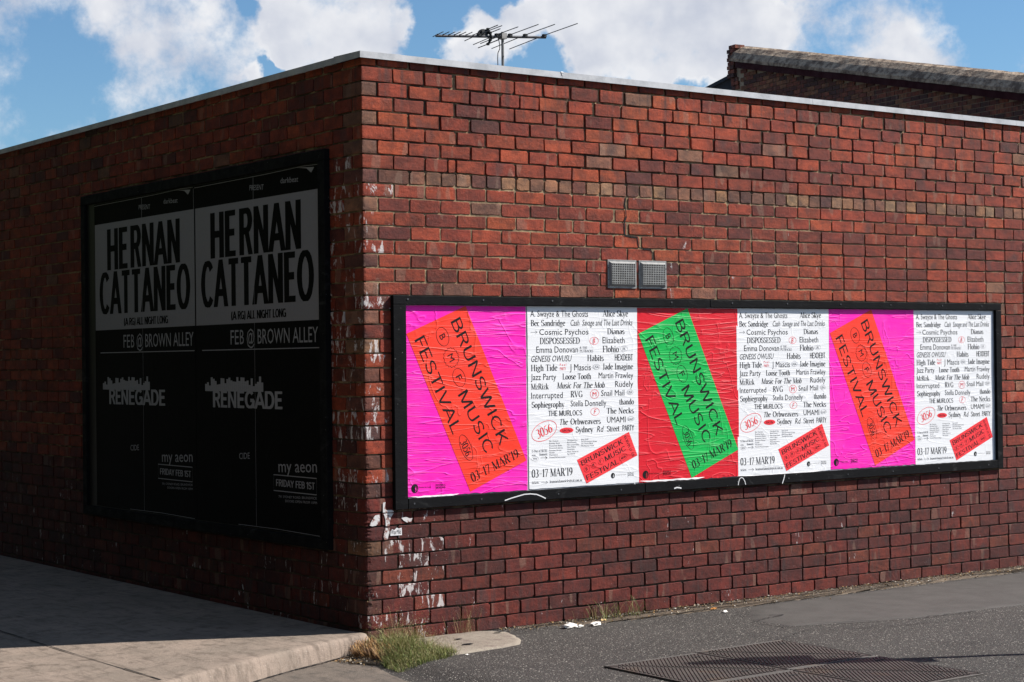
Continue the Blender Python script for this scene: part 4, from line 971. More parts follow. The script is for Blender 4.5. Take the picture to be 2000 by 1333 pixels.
def tess(verts, faces, o):                              # pucker print with the paper
    return [(x, y+pucker(x+o[0], z+o[1]), z) for x, y, z in verts]
def paper_grid(w, h, nx, nz, seed, rag=.003, rough_bottom=0.):
    mb = MB(); g = random.Random(seed)
    for j in range(nz+1):
        for i in range(nx+1):
            x = w*i/nx; z = h*j/nz
            if i in (0, nx): x += g.uniform(-rag, rag)*.5
            if j == 0: z += g.uniform(-rag, rag)+rough_bottom*max(0, mnoise.noise(Vector((x*9, seed, 0))))
            if j == nz: z += g.uniform(-rag, rag)*.5
            mb.v.append((x, .0006+pucker(x, z), z))
    for j in range(nz):
        for i in range(nx):
            a = j*(nx+1)+i; mb.f.append((a, a+1, a+nx+2, a+nx+1)); mb.c.append(None)
    return mb
def quad_grid(c4, o, n, m_, lift):
    """panel quad subdivided, corners in order"""
    mb = MB(); A, B_, C_, D_ = [Vector(p) for p in c4]
    for j in range(m_+1):
        for i in range(n+1):
            u, v = i/n, j/m_; P = (A*(1-u)+B_*u)*(1-v)+(D_*(1-u)+C_*u)*v
            x, z = P.x-o[0], P.y-o[1]; mb.v.append((x, -lift+pucker(x, z), z))
    for j in range(m_):
        for i in range(n):
            a = j*(n+1)+i; mb.f.append((a, a+1, a+n+2, a+n+1)); mb.c.append(None)
    return mb
def meshes_of(pr):
    out = {}
    for k, mb in pr.m.items():
        mb.v = [(x, y+pucker(x, z), z) for x, y, z in mb.v]; out[k] = mb
    return out
B.m['coral'] = None
B.m.pop('coral')
mB = {k: v.mesh('lettering', {'ink': M_INKW, 'grey': M_INKG, 'red': M_INKR, 'coral': M_PRED, 'white': M_WHITE}[k]) for k, v in meshes_of(B).items()}
mA = {k: v.mesh('lettering', {'ink': M_INK, 'thin': M_INK, 'paper': M_PINK}[k]) for k, v in meshes_of(Apr).items()}
PN = {'ink': 'lettering', 'grey': 'small_lettering', 'red': 'red_lettering', 'coral': 'title_panel', 'white': 'logo_detail', 'thin': 'small_lettering', 'paper': 'logo_detail'}
def wall_poster(s, kind_, label, group, seed):
    t = thing('poster', label, 'poster', (s, -OP, ZP0+.002*(seed % 3)), group)
    rb = .0
    if kind_ == 'B':
        part('paper', paper_grid(PW-.001, PH, 30, 40, seed, .002), M_WHITE, t, smooth=True)
        part('title_panel', quad_grid(coral, (E1, ZP0), 16, 8, .0004), M_PRED, t, smooth=True)
        for k, me in mB.items(): kind(link(PN[k], me, t), 'stuff')
    else:
        pm, qm = (M_PINK, M_ORANGE) if kind_ == 'A' else (M_RED, M_GREEN)
        part('paper', paper_grid(PW-.001, PH, 30, 40, seed, .003), pm, t, smooth=True)
        part('title_panel', quad_grid(panel, (E0, ZP0), 16, 30, .0004), qm, t, smooth=True)
        for k, me in mA.items():
            if k == 'paper' and kind_ != 'A': me = me.copy(); me.materials[0] = pm
            kind(link(PN[k], me, t), 'stuff')
    return t
GA = 'festival posters pasted side by side in the long black frame'
wall_poster(E0, 'A', 'magenta festival poster with orange slanted title panel, at the left end of the long frame', GA, 1)
wall_poster(E1, 'B', 'white line-up poster with names in black, between the magenta and the red posters', GA, 2)
wall_poster(E2, 'C', 'red festival poster with a green slanted title panel', GA, 3)
wall_poster(E3, 'B', 'white line-up poster directly right of the red and green poster', GA, 4)
wall_poster(E3+PW, 'A', 'second magenta festival poster with orange panel, further along the long frame', GA, 5)
wall_poster(E3+2*PW, 'B', 'white line-up poster at the far right end of the long frame', GA, 6)
XE = E3+3*PW+.02
# scraps of paper left at the foot of the posters
OPS = -.0135
def scrap(x0, x1, z0, z1, seed, label):
    g = random.Random(seed); mb = MB(); n = 18; top = []; bot = []
    for i in range(n+1):
        u = i/n; env = min(1, 4*u, 4*(1-u))
        top.append((x0+(x1-x0)*u, z1+g.uniform(-.002, .002))); bot.append((x0+(x1-x0)*u, z1-(z1-z0)*env*(.5+.5*mnoise.noise(Vector((u*5, seed, 0)))+g.uniform(-.1, .2))))
    for i in range(n+1): mb.v += [(top[i][0], OPS-g.uniform(0, .001), top[i][1]), (bot[i][0], OPS-.001-g.uniform(0, .002), bot[i][1])]
    for i in range(n): mb.f.append((2*i, 2*i+1, 2*i+3, 2*i+2)); mb.c.append(None)
    tag(part('paper_scrap', mb, M_PAINT), label, 'paper scrap', 'torn paper edges under the posters')
scrap(E0+.02, E0+.40, ZP0-.016, ZP0+.006, 3, 'thin torn white paper edge under the magenta poster')
scrap(E2+.0, E2+.62, ZP0-.012, ZP0+.012, 5, 'torn white paper edge under the red poster')
scrap(E2+.62, E2+.80, ZP0-.030, ZP0-.004, 9, 'ragged white paper flap hanging under the green title panel corner')
scrap(E3-.03, E3+.9, ZP0-.012, ZP0+.004, 7, 'long white paper edge under the white poster right of the red one')

# ------------------------------------------------------------------ frames on the walls
fr = thing('billboard', 'long low black timber frame holding the bright festival posters on the sunny wall', 'frame', (0, 0, 0))
FS0 = RW(768.5, 577, .035)[0]; FZ1 = 2.190; FZ0 = .834; RT = ZP1+.006
def rail(pb, a, b, m=M_BLACK, n='rail'):
    mb = MB(); mb.box(a, b); return part(n, mb, m, pb, bevel=.003)
FT = -.031
rail(fr, (FS0, FT, RT), (2.9, .006, FZ1)); rail(fr, (2.902, FT, RT+.001), (XE+.07, .006, FZ1-.001))
rail(fr, (FS0, FT, FZ0), (E0-.003, .006, RT-.001), n='stile'); rail(fr, (XE, FT, FZ0), (XE+.07, .006, RT-.001), n='stile')
rail(fr, (E0-.002, FT-.002, FZ0), (2.262, .006, ZP0-.003)); rail(fr, (2.266, FT-.001, FZ0+.002), (XE-.001, .006, ZP0-.002))
for k in range(11):
    for z in (RT+.034, FZ0+.034):
        x = FS0+.14+k*.56+random.uniform(-.05, .05); mb = MB(); mb.tube([(x, FT, z), (x, FT-.0035, z)], .006, 8); part('screw', mb, M_ANT, fr)
mb = MB(); mb.box((E0-.002, -.0055, ZP0-.01), (XE, .004, RT)); part('backing_board', mb, metal_mat('pale_backing_board', (.45, .46, .50), (.32, .33, .36), .7, 0, 8), fr)
# left frame
LS0, LS1 = .403, 4.32; lf = thing('billboard', 'tall black timber frame with black and grey music posters on the shaded wall', 'frame', (0, 0, 0))
LZ0, LZ1 = .563, 3.149
def lbox(s0, s1, z0, z1, o0, o1, name, mat, pb, bev=.003):
    mb = MB(); mb.box((-o1, s0, z0), (-o0, s1, z1)); return part(name, mb, mat, pb, bevel=bev)
lbox(LS0, LS1, 3.075, LZ1, -.006, .040, 'rail', M_BLACK, lf); lbox(LS0, LS1, LZ0, .632, -.006, .040, 'rail', M_BLACK, lf)
lbox(LS0, .492, .633, 3.074, -.006, .040, 'stile', M_BLACK, lf); lbox(LS1-.08, LS1, .633, 3.074, -.006, .040, 'stile', M_BLACK, lf)
lbox(.493, LS1-.081, .634, 3.073, -.004, .0165, 'backing_board', M_PLAST, lf, 0)

# ---- dark club poster on the shaded wall, print coordinates t = -s
LP = Print((0, 0))
def Lp(zi, x, y):
    o, k = {'4': ((460, 280), 3.9206), '5': ((460, 600), 2.6653)}[zi]; s, z = LW(o[0]+x/k, o[1]+y/k, .02); return (-s, z)
PL0, PL1 = .502, 2.292
def lt(zi, t, x0, y0, x1, y1, cap, key='k', bold=0., serif=False, it=0., sp=1.):
    P, Q = Lp(zi, x0, y0), Lp(zi, x1, y1); h = Lp(zi, x1, y1-cap)[1]-Q[1]; LP.text(key, t, P, Q, h, serif, it, bold, .0010, sp); return P, Q, h
def lw(key, t, s_left, s_right, z, h, bold=0., sp=1.): LP.text(key, t, (-s_left, z), (-s_right, z), h, False, 0., bold, .0010, sp)
zt = Lp('4', 655, 345)[1]; zb = Lp('5', 455, 65)[1]
LP.poly('g', [(-PL1+.01, zb), (-PL0-.005, zb), (-PL0-.005, zt), (-PL1+.01, zt)], .0005)
zc = Lp('4', 525, 805)[1]; hc = Lp('4', 525, 425)[1]-zc; lw('k', 'RNAN', 1.606, .742, zc, hc, (.25, .15, .065), .97); lw('k', 'HE', 2.045, 1.66, zc, hc, (.25, .15, .065))
zc = Lp('4', 570, 1208)[1]; hc = Lp('4', 570, 815)[1]-zc; lw('k', 'TANEO', 1.585, .578, zc, hc, (.25, .15, .065), .97); lw('k', 'CAT', 2.20, 1.625, zc, hc, (.25, .15, .065))
zc = Lp('5', 265, 52)[1]; lw('k', 'RG) ALL NIGHT LONG', 1.64, Lp('5', 265, 52)[0]*-1, zc, .058, (.24, .18)); lw('k', '(A', 1.74, 1.655, zc, .058, (.24, .18))
zc = Lp('5', 440, 182)[1]; lw('w', 'B @ BROWN ALLEY', 1.61, .535, zc, .10, 0.); lw('w', 'FE', 1.75, 1.63, zc, .10, 0.)
LP.line('w', [(-PL1+.1, Lp('5', 455, 211)[1]), (-.52, Lp('5', 455, 211)[1])], .006, .001)
# skyline and club name
g = random.Random(4); sk = [(-2.15, 1.575)]; x = -2.15
while x < -1.30: sk += [(x, 1.60+g.uniform(0, .07)), (x+.03, 1.60+g.uniform(0, .07))]; x += .03
sk += [(-1.30, 1.575)]
for i in range(1, len(sk)-2, 2): LP.poly('w', [(sk[i][0], 1.575), (sk[i][0]+.0295, 1.575), (sk[i][0]+.0295, sk[i][1]+.01), (sk[i][0], sk[i][1]+.01)], .001)
s_r = -Lp('5', 245, 533)[0]; zc = Lp('5', 245, 533)[1]; hc = Lp('5', 245, 440)[1]-zc
lw('w', 'EGADE', 1.66, s_r, zc, hc, (.19, .19), .95); lw('w', 'REN', 2.03, 1.675, zc, hc, (.19, .19), .95)
lt('5', 'CIDE', 20, 792, 75, 790, 32, 'w', .004)
lt('5', 'my aeon', 225, 860, 425, 862, 66, 'w', -.004)
P, Q = Lp('5', 200, 955), Lp('5', 423, 972); t1 = Lp('5', 423, 893)[1]
LP.line('w', [P, (Q[0], P[1]), (Q[0], t1), (P[0], t1), P], .006, .001)
lw('w', 'FRIDAY FEB 1ST', -Lp('5', 212, 945)[0], -Lp('5', 413, 950)[0], Lp('5', 413, 952)[1], Lp('5', 413, 915)[1]-Lp('5', 413, 952)[1], (.17, .15))
lt('5', '791 SYDNEY ROAD, BRUNSWICK', 225, 993, 425, 1003, 13, 'w'); lt('5', 'DOORS OPEN FROM 10PM', 260, 1016, 425, 1027, 13, 'w')
lt('4', 'PRESENT', 108, 362, 215, 356, 40, 'w', -.004); lt('4', 'darkbeat', 345, 308, 480, 295, 42, 'w', -.008)
# white paper core showing at the top edge and the seam between the sheets
for a, b in (((-PL1, 3.052), (-1.2, 3.056)), ((-1.2, 3.056), (-.72, 3.064)), ((-.72, 3.064), (-PL0-.02, 3.058))): LP.line('w', [a, b], .0035, .0011)
LP.line('w', [(-1.396, 3.05), (-1.397, 2.76)], .004, .0012); LP.line('d', [(-1.396, 2.74), (-1.397, .65)], .003, .0013)
LP.poly('w', [(-.80, 3.062), (-.56, 3.045), (-.60, 3.012), (-.66, 3.045)], .0014)
LP.line('w', [(-PL0-.012, 3.05), (-PL0-.010, 2.89)], .0035, .0011)
LP.line('w', [(-1.66, .648), (-1.1, .652), (-.54, .644)], .003, .0011)
mL = {k: v.mesh('lettering', {'g': M_GREY, 'k': M_NIGHT, 'w': M_LGREY, 'd': M_GREY}[k]) for k, v in LP.m.items()}
PNL = {'g': 'grey_panel', 'k': 'headline_lettering', 'w': 'pale_lettering', 'd': 'sheet_seam'}
def club_poster(off, label):
    t = thing('poster', label, 'poster', (-.020, off, 0), 'dark club night posters in the tall frame')
    mb = MB(); mb.box((-PL1+.002, -.0003, .640), (-PL0-.001, .002, 3.066)); p = part('paper', mb, M_NIGHT, t); p.rotation_euler = (0, 0, -pi/2)
    for k, me in mL.items(): o = kind(link(PNL[k], me, t), 'stuff') if k != 'g' else link(PNL[k], me, t); o.rotation_euler = (0, 0, -pi/2)
club_poster(0, 'black and grey club poster on the shaded wall, nearest the building corner')
club_poster(1.795, 'second black and grey club poster, further back in the tall frame on the shaded wall')

# ------------------------------------------------------------------ paint marks and sticker near the corner
def on_wall(pts, w, name, label, y=-.0052, mat=M_PAINT, cat='paint mark', breaks=True):
    mb = MB()
    vs, fs = ribbon(pts, w, 0) if not callable(w) else (None, None)
    mb.add([(a, y-random.uniform(0, .0004), b) for a, b, c in vs], fs); return tag(part(name, mb, mat), label, cat)
def blob_poly(px, y=-.005):
    return [(*RW(a, b, -y),) for a, b in px]
def splash(name, polys, label, y=-.0050):
    mb = MB()
    for pl in polys:
        q = [RW(a, b, .005) for a, b in pl]; mb.add([(a, y-random.uniform(0, .0003), b) for a, b in q][::-1], [tuple(range(len(q)))])
    return tag(part(name, mb, M_WORN), label, 'paint mark')
splash('paint_mark', [[(749, 1004), (757, 1003), (769, 1003), (764, 1010), (761.5, 1018), (761, 1028), (753.5, 1028), (753, 1016), (751, 1009)],
                      [(753, 1031.5), (761, 1031.5), (760.5, 1042), (757, 1054), (751, 1055), (749, 1048), (751, 1038)],
                      [(748, 982), (753, 981), (752, 990), (755, 997), (765, 996), (769, 999), (768, 1001.3), (748, 1001.5)]],
       'white painted arrow-like graffiti stem on the bricks beside the frame corner')
splash('paint_mark', [[(741, 1005.5), (733, 1007), (728, 1014), (724, 1022), (722, 1027), (727, 1028.5), (735, 1027), (741, 1020), (742, 1012)]],
       'soft white graffiti blob on the first bricks left of the painted stem')
splash('paint_mark', [[(784, 1012), (794, 1010), (800, 1013), (806, 1012), (803, 1019), (795, 1021), (788, 1017)]], 'pale peeled patch on the brick just under the frame')
st = thing('sticker', 'small torn white sticker with black lettering on the brick below the frame corner', 'sticker', (0, 0, 0))
mb = MB(); q = [RW(*p, .006) for p in [(762.5, 1047), (785, 1045.5), (784.5, 1031), (779, 1033), (775, 1031), (770, 1036), (766, 1034), (763, 1038)]]
mb.add([(a, -.0062, b) for a, b in q], [tuple(range(8))]); part('paper', mb, M_PAINT, st)
SP_ = Print((0, 0)); a, b = RW(764, 1044.6, .006), RW(783, 1043.2, .006); SP_.text('k', 'Wax·Mild', a, b, .030, False, 0, .02); m_ = SP_.m['k']; m_.v = [(x, -.0067, z) for x, y, z in m_.v]; part('lettering', m_, M_PLAST, st)
def strokes(px, w, label, y):
    pts = [RW(a, b, -y) for a, b in px]; vs, fs = ribbon(pts, w, 0); mb = MB(); mb.add([(a, y, b) for a, b, c in vs], fs); tag(part('paint_mark', mb, M_PAINT), label, 'paint mark')
strokes([(986, 978), (1000, 973), (1012, 969.5), (1024, 966), (1036, 965), (1048, 966), (1058, 970), (1066, 974)], .007, 'white arc of graffiti on the bottom rail under the white poster', FT-.0026)
strokes([(1442, 948), (1443, 941), (1445, 935), (1448.5, 933), (1452, 935), (1455, 941), (1456.5, 947)], .006, 'white arch-shaped graffiti stroke on the bottom rail', FT-.0018)
strokes([(1317, 954.5), (1322, 952.5), (1327, 953), (1331, 954)], .009, 'short white graffiti stroke at the lower edge of the bottom rail', FT-.0018)
strokes([(1239, 942), (1241, 949), (1243, 958)], .007, 'white drip over the joint in the bottom rail', FT-.0018)
strokes([(1528, 945), (1531, 936), (1533, 927)], .007, 'slanting white drip on the bottom rail at the right', FT-.0018)

# ------------------------------------------------------------------ pit covers in the asphalt
def pit(x0, y0, label):
    """one square cover split across its diagonal into two ribbed triangles"""
    w, d = .700, .765; t = thing('access_cover', label, 'access cover', (x0, y0, 0), 'ribbed iron access covers in the asphalt')
    mb = MB(); e = .008
    mb.box((-e, 0, -.02), (w+e, e, .0115)); mb.box((-e, -d-e, -.02), (w+e, -d, .0115)); mb.box((-e, -d, -.02), (0, -.0002, .0113)); mb.box((w, -d, -.02), (w+e, -.0002, .0113))
    part('rim', mb, M_IRON, t, bevel=.002)
    A = Vector((.004, -.004)); Bp = Vector((w-.004, -.004)); Cc = Vector((w-.004, -d+.004)); Dd = Vector((.004, -d+.004))
    for tri in ((A+Vector((.012, 0)), Bp, Cc+Vector((0, .012))), (A-Vector((0, .012)), Cc-Vector((.012, 0)), Dd)):
        mb = MB(); vs = [(p.x, p.y, .0095) for p in tri]+[(p.x, p.y, -.02) for p in tri]
        mb.add(vs, [(0, 2, 1), (0, 1, 4, 3), (1, 2, 5, 4), (2, 0, 3, 5)])
        mb.f[0] = (0, 2, 1) if ((tri[1]-tri[0]).cross(tri[2]-tri[0]) < 0) else (0, 1, 2)
        pl = part('cover_plate', mb, M_IRON, t)
        # ribs, clipped to the plate
        rd = Vector((.58, .81)).normalized(); rn = Vector((rd.y, -rd.x)); cen = (tri[0]+tri[1]+tri[2])/3
        sh = [cen+(p-cen)*.93 for p in tri]; rb = MB(); lo = min(p.dot(rn) for p in sh); hi = max(p.dot(rn) for p in sh); k = lo+.008
        while k < hi-.004:
            hits = []
            for i in range(3):
                p, q = sh[i], sh[(i+1) % 3]; a, b = p.dot(rn)-k, q.dot(rn)-k
                if a*b < 0: hits.append(p+(q-p)*(a/(a-b)))
            if len(hits) == 2 and (hits[0]-hits[1]).length > .02:
                p, q = hits; wv = rn*.0046
                rb.add([(p.x-wv.x*1.5, p.y-wv.y*1.5, .0096), (p.x+wv.x*1.5, p.y+wv.y*1.5, .0096), (q.x+wv.x*1.5, q.y+wv.y*1.5, .0096), (q.x-wv.x*1.5, q.y-wv.y*1.5, .0096),
                        (p.x-wv.x, p.y-wv.y, .0138), (p.x+wv.x, p.y+wv.y, .0138), (q.x+wv.x, q.y+wv.y, .0138), (q.x-wv.x, q.y-wv.y, .0138)],
                       [(4, 5, 6, 7), (0, 1, 5, 4), (1, 2, 6, 5), (2, 3, 7, 6), (3, 0, 4, 7)])
            k += .0215
        kind(part('rib', rb, M_IRON, pl), 'stuff')
        for u in (.5,):
            mb = MB(); c = cen+(tri[1]-cen)*.55; mb.box((c.x-.035, c.y-.008, .0139), (c.x+.035, c.y+.008, .0144)); part('lifting_slot', mb, M_CAV, pl)
pit(.613, -1.600, 'rusty ribbed access cover nearest the camera, its point towards the grass')
pit(1.342, -1.570, 'rusty ribbed access cover on the right, beside the other cover')
pit(.613, -2.396, 'ribbed access cover in the front row, left one')
pit(1.342, -2.366, 'ribbed access cover in the front row, right one')

# ------------------------------------------------------------------ grass, straw, litter
def blades(name, n, place, hfun, cols, wid, lean, seed, droop=.5):
    g = random.Random(seed); mb = MB()
    for i in range(n):
        x, y = place(g); h = hfun(x, y, g); a = g.uniform(0, 2*pi); le = g.uniform(.1, 1)*lean
        z0 = gz(x)-.003; c = g.choice(cols); k = g.uniform(.7, 1.25); mb.cur = (c[0]*k, c[1]*k, c[2]*k, 1)
        ox, oy = cos(a)*le*h, sin(a)*le*h; w = wid*g.uniform(.6, 1.3); b = g.uniform(0, 2*pi); wx, wy = cos(b)*w, sin(b)*w
        p1 = (x+ox*.25, y+oy*.25, z0+h*.5); p2 = (x+ox*.65, y+oy*.65, z0+h*(.88-.1*droop)); p3 = (x+ox*1.15, y+oy*1.15, z0+h*(1-droop*g.uniform(0, .5)*le*1.5))
        mb.add([(x-wx, y-wy, z0), (x+wx, y+wy, z0), (p1[0]+wx*.8, p1[1]+wy*.8, p1[2]), (p1[0]-wx*.8, p1[1]-wy*.8, p1[2]),
                (p2[0]+wx*.5, p2[1]+wy*.5, p2[2]), (p2[0]-wx*.5, p2[1]-wy*.5, p2[2]), p3], [(0, 1, 2, 3), (3, 2, 4, 5), (5, 4, 6)])
    return part(name, mb, M_BLADE)
GREEN = [(.16, .20, .04), (.13, .18, .035), (.20, .22, .06), (.09, .14, .03), (.24, .22, .08), (.19, .20, .055)]
SEED = [(.34, .27, .13), (.40, .30, .15), (.28, .21, .10), (.30, .26, .12)]
def inpoly(p, x, y):
    c = False
    for i in range(len(p)):
        a, b = p[i], p[i-1]
        if (a[1] > y) != (b[1] > y) and x < (b[0]-a[0])*(y-a[1])/(b[1]-a[1])+a[0]: c = not c
    return c
gp = [(-.26, -.60), (-.285, -.80), (-.20, -.80), (-.12, -.79), (.08, -.75), (.22, -.68), (.26, -.56), (.14, -.38), (.12, -.15), (-.02, -.14), (-.12, -.40)]
def gplace(g):
    while True:
        x, y = g.uniform(-.30, .27), g.uniform(-.85, -.1)
        if inpoly(gp, x, y): return x, y
def mound(x, y):
    d = sqrt(((x+.02)/.27)**2+((y+.40)/.38)**2); return max(.25, 1.45-1.0*d)*(.75+.5*mnoise.noise(Vector((x*14, y*14, 0))))
def gh(x, y, g): return g.uniform(.05, .14)*mound(x, y)*1.15
tuft = thing('grass_tuft', 'bushy green grass tuft with dry seed heads growing at the foot of the wall corner', 'grass')
kind(tag(blades('grass_blade', 3800, gplace, gh, GREEN, .0013, 1.5, 21, .9), '', ''), 'stuff')
o = bpy.data.objects['grass_blade']; del o['label']; del o['category']; o.parent = tuft
o = blades('seed_stem', 1500, gplace, lambda x, y, g: g.uniform(.10, .25)*mound(x, y), SEED+GREEN[:1], .0006, 1.3, 22, .8); kind(o, 'stuff'); o.parent = tuft
# fine seed heads
mb = MB(); g = random.Random(5)
for i in range(2600):
    x, y = gplace(g); h = g.uniform(.08, .27)*mound(x, y); a = g.uniform(0, 2*pi); x += cos(a)*h*.5; y += sin(a)*h*.5
    y = min(y, -.02); c = g.choice(SEED); mb.cur = (*c, 1); s = g.uniform(.0015, .0035); p = Vector((x, y, gz(x)+h)); d1 = Vector((g.uniform(-1, 1), g.uniform(-1, 1), g.uniform(-1, 1)))*s; d2 = Vector((g.uniform(-1, 1), g.uniform(-1, 1), g.uniform(.5, 2)))*s*1.8
    mb.add([p-d1*.5, p+d1*.5, p+d2], [(0, 1, 2)])
o = part('seed_head', mb, M_BLADE); kind(o, 'stuff'); o.parent = tuft
# dead straw between step and grass
STRAW = [(.40, .21, .07), (.33, .16, .045), (.48, .32, .14), (.22, .11, .04), (.13, .07, .04)]
mb = MB(); g = random.Random(9)
for i in range(1150):
    t = g.random(); cx, cy = (-.08-.13*g.random(), -.16-.36*g.random()) if t < .85 else (-.36+.3*g.random(), -.30+.2*g.random())
    a = g.uniform(-.5, 2.4); L = g.uniform(.04, .15); mb.cur = (*g.choice(STRAW), 1)
    z = gz(cx)+.004; up_ = g.uniform(.015, .085) if t < .85 else .006
    p0 = Vector((cx, cy, z)); p1 = Vector((cx+cos(a)*L*.5, cy+sin(a)*L*.5, z+up_)); p2 = Vector((cx+cos(a)*L, cy+sin(a)*L, z+up_*g.uniform(.0, .8))); w = Vector((-sin(a), cos(a), 0))*g.uniform(.0008, .0018)
    mb.add([p0-w, p0+w, p1+w, p1-w, p2+w*.4, p2-w*.4], [(0, 1, 2, 3), (3, 2, 4, 5)])
for (a, b, w) in (((-.12, -.2, .01), (.03, -.30, .10), .003), ((-.10, -.22, .01), (.01, -.27, .085), .0022), ((-.14, -.26, .0), (-.02, -.35, .06), .002)):
    mb.cur = (.62, .48, .28, 1); mb.tube([a, b], w, 4, w*.4)
straw = tag(part('dry_grass', mb, M_BLADE), 'orange-brown dead grass clump lying between the step end and the green tuft', 'dry grass'); straw['kind'] = 'stuff'
# little weed further along the wall
def wh(x, y, g): return g.uniform(.04, .16)
wd_ = blades('weed', 110, lambda g: (g.gauss(1.83, .10), -.05-abs(g.gauss(0, .07))), wh, SEED+GREEN, .0012, 1.1, 31)
tag(wd_, 'sparse dry weed growing at the wall foot near the litter', 'weed')
wd_ = blades('weed', 60, lambda g: (g.gauss(.72, .05), -.02-abs(g.gauss(0, .02))), lambda x, y, g: g.uniform(.08, .30), SEED, .0007, .8, 33)
tag(wd_, 'thin pale seed stems against the lower bricks right of the grass tuft', 'weed')
wd_ = blades('weed', 46, lambda g: (g.gauss(2.1, .10), -.06-abs(g.gauss(0, .06))), wh, GREEN, .0012, 1.2, 35)
tag(wd_, 'low green weed in the gutter dirt right of the white litter', 'weed')
def crumple(cx, cy, r, sx_, seed, label, m=M_LITTER, nm='litter'):
    g = random.Random(seed); bm = bmesh.new(); bmesh.ops.create_icosphere(bm, subdivisions=2, radius=1)
    for v in bm.verts:
        k = 1+.55*mnoise.noise(v.co*1.7+Vector((seed, 0, 0)))+g.uniform(-.14, .14); v.co = Vector((v.co.x*r*sx_*k, v.co.y*r*.8*k, max(0, .6+v.co.z)*r*.42*k))
    me = bpy.data.meshes.new(nm); bm.to_mesh(me); bm.free(); me.materials.append(m); tag(link(nm, me, None, (cx, cy, .005), (0, 0, .3)), label, 'litter')
crumple(1.40, -.26, .042, 1.35, 1, 'larger crumpled white paper scrap on the asphalt by the wall'); crumple(1.465, -.29, .02, 1.7, 8, 'small torn tail of white paper beside the larger crumpled scrap')
crumple(1.60, -.29, .030, 1.8, 3, 'flat crumpled white paper scrap nearer the weed'); crumple(1.76, -.17, .018, 1.5, 5, 'small yellowish paper scrap among the weed', Mt('yellowed_paper', .8).col((.6, .42, .2)).m)
crumple(2.66, -.40, .016, 1.8, 6, 'tiny white scrap on the asphalt near the gutter dirt'); crumple(2.70, -.24, .015, 2.2, 7, 'orange dry leaf lying on the gutter dirt', Mt('orange_leaf', .8).col((.42, .17, .03)).m, 'leaf')
crumple(.245, -.735, .009, 1.5, 12, 'tiny white crumb on the asphalt in front of the pale patch')
# crumbs and dead leaf bits along the wall foot
mb = MB(); g = random.Random(77); CR = [(.5, .42, .3), (.3, .2, .1), (.1, .08, .06), (.6, .55, .48), (.4, .24, .1), (.14, .12, .1)]
for i in range(2600):
    x = g.uniform(.95, 6.5); y = -.015-abs(g.gauss(0, .12)); s = g.choice([.0015, .002, .003, .005]); mb.cur = (*g.choice(CR), 1); a = g.uniform(0, 6.28)
    if i % 5 == 0: x, y = g.uniform(-.36, -.02), g.gauss(-.33, .09)
    p = Vector((x, y, gz(x)+.010+s)); e1 = Vector((cos(a), sin(a), g.uniform(-.3, .3)))*s*1.6; e2 = Vector((-sin(a), cos(a), g.uniform(-.3, .5)))*s
    mb.add([p-e1, p+e2, p+e1, p-e2, p+Vector((0, 0, -s*2))], [(0, 3, 2, 1), (0, 1, 4), (1, 2, 4), (2, 3, 4), (3, 0, 4)])
o = part('debris', mb, M_BLADE); kind(o, 'stuff'); tag(o, 'scattered crumbs, grit and dead leaf bits along the foot of the sunny wall', 'debris')

# ------------------------------------------------------------------ antenna
ant = thing('tv_antenna', 'grey rooftop television antenna with long rods on a thin mast behind the parapet', 'antenna', (0, 0, 0))
d0, d1 = 15.0, 15.43
BL, BR = DP(851, 70.5, d0), DP(1066, 73.5, d1)
ed = (RX*-.427+FY*.904)
def apart(name, m, mat=M_ANT): return part(name, m, mat, ant)
mb = MB(); mb.tube([BL, BR], .011, 8); apart('boom', mb)
def boom_at(px): u = (px-851)/215.; return BL+(BR-BL)*u
def find_t(c, px):
    lo, hi = -2., 2.
    def P(t): p = c+ed*t-CAM; return 1000+F*p.dot(RIGHT)/p.dot(FWD)
    for _ in range(40):
        m_ = (lo+hi)/2
        if P(m_) > px: lo = m_
        else: hi = m_
    return lo
for c, xf, xn, w in ((934, 907.5, 980.4, .0035), (969, 924.3, 1011.9, .0035), (995, 940.3, 1051.5, .0035), (1025, 960.4, 1083.7, .0035), (1063, 995, 1128, .0035)):
    b = boom_at(c); mb = MB(); mb.tube([b+ed*find_t(b, xf)+UZ*.012, b+UZ*.018, b+ed*find_t(b, xn)+UZ*.012], w*1.05, 6); apart('element', mb)
    mb = MB(); q = b+UZ*.012; mb.box(tuple(q-Vector((.015, .015, .010))), tuple(q+Vector((.015, .015, .014)))); apart('clamp', mb, M_PLAST)
for k in (110, 180, 250, 315, 380, 455, 540):
    b = boom_at(840+k/6.25-3); mb = MB(); mb.tube([b-ed*.12+UZ*.014, b+ed*.10+UZ*.010], .0035, 6); apart('director', mb)
    mb = MB(); mb.box(tuple(b-Vector((.006, .006, 0))), tuple(b+Vector((.006, .006, .016)))); apart('clamp', mb, M_PLAST)
dq = d0+.2
for a, b in (((952.8, 57), (957, 66)), ((957, 66), (960, 73)), ((960, 73), (957, 80)), ((957, 80), (953.5, 87))):
    mb = MB(); mb.tube([DP(*a, dq), DP(*b, dq)], .011, 6); apart('reflector_arm', mb, M_PLAST)
for a in ((952.8, 57.5), (957.5, 64.5), (957.5, 78), (953, 86.5)):
    c = DP(*a, dq); mb = MB(); mb.tube([c-ed*.20, c+ed*.20], .004, 6); apart('reflector_rod', mb)
    mb = MB(); mb.box(tuple(c-Vector((.010, .010, .010))), tuple(c+Vector((.010, .010, .010)))); apart('clamp', mb, M_PLAST)
c = DP(944.5, 67.5, dq); pts = [c+(BR-BL).normalized()*.045*cos(a*pi/8)+UZ*.032*sin(a*pi/8) for a in range(9)]
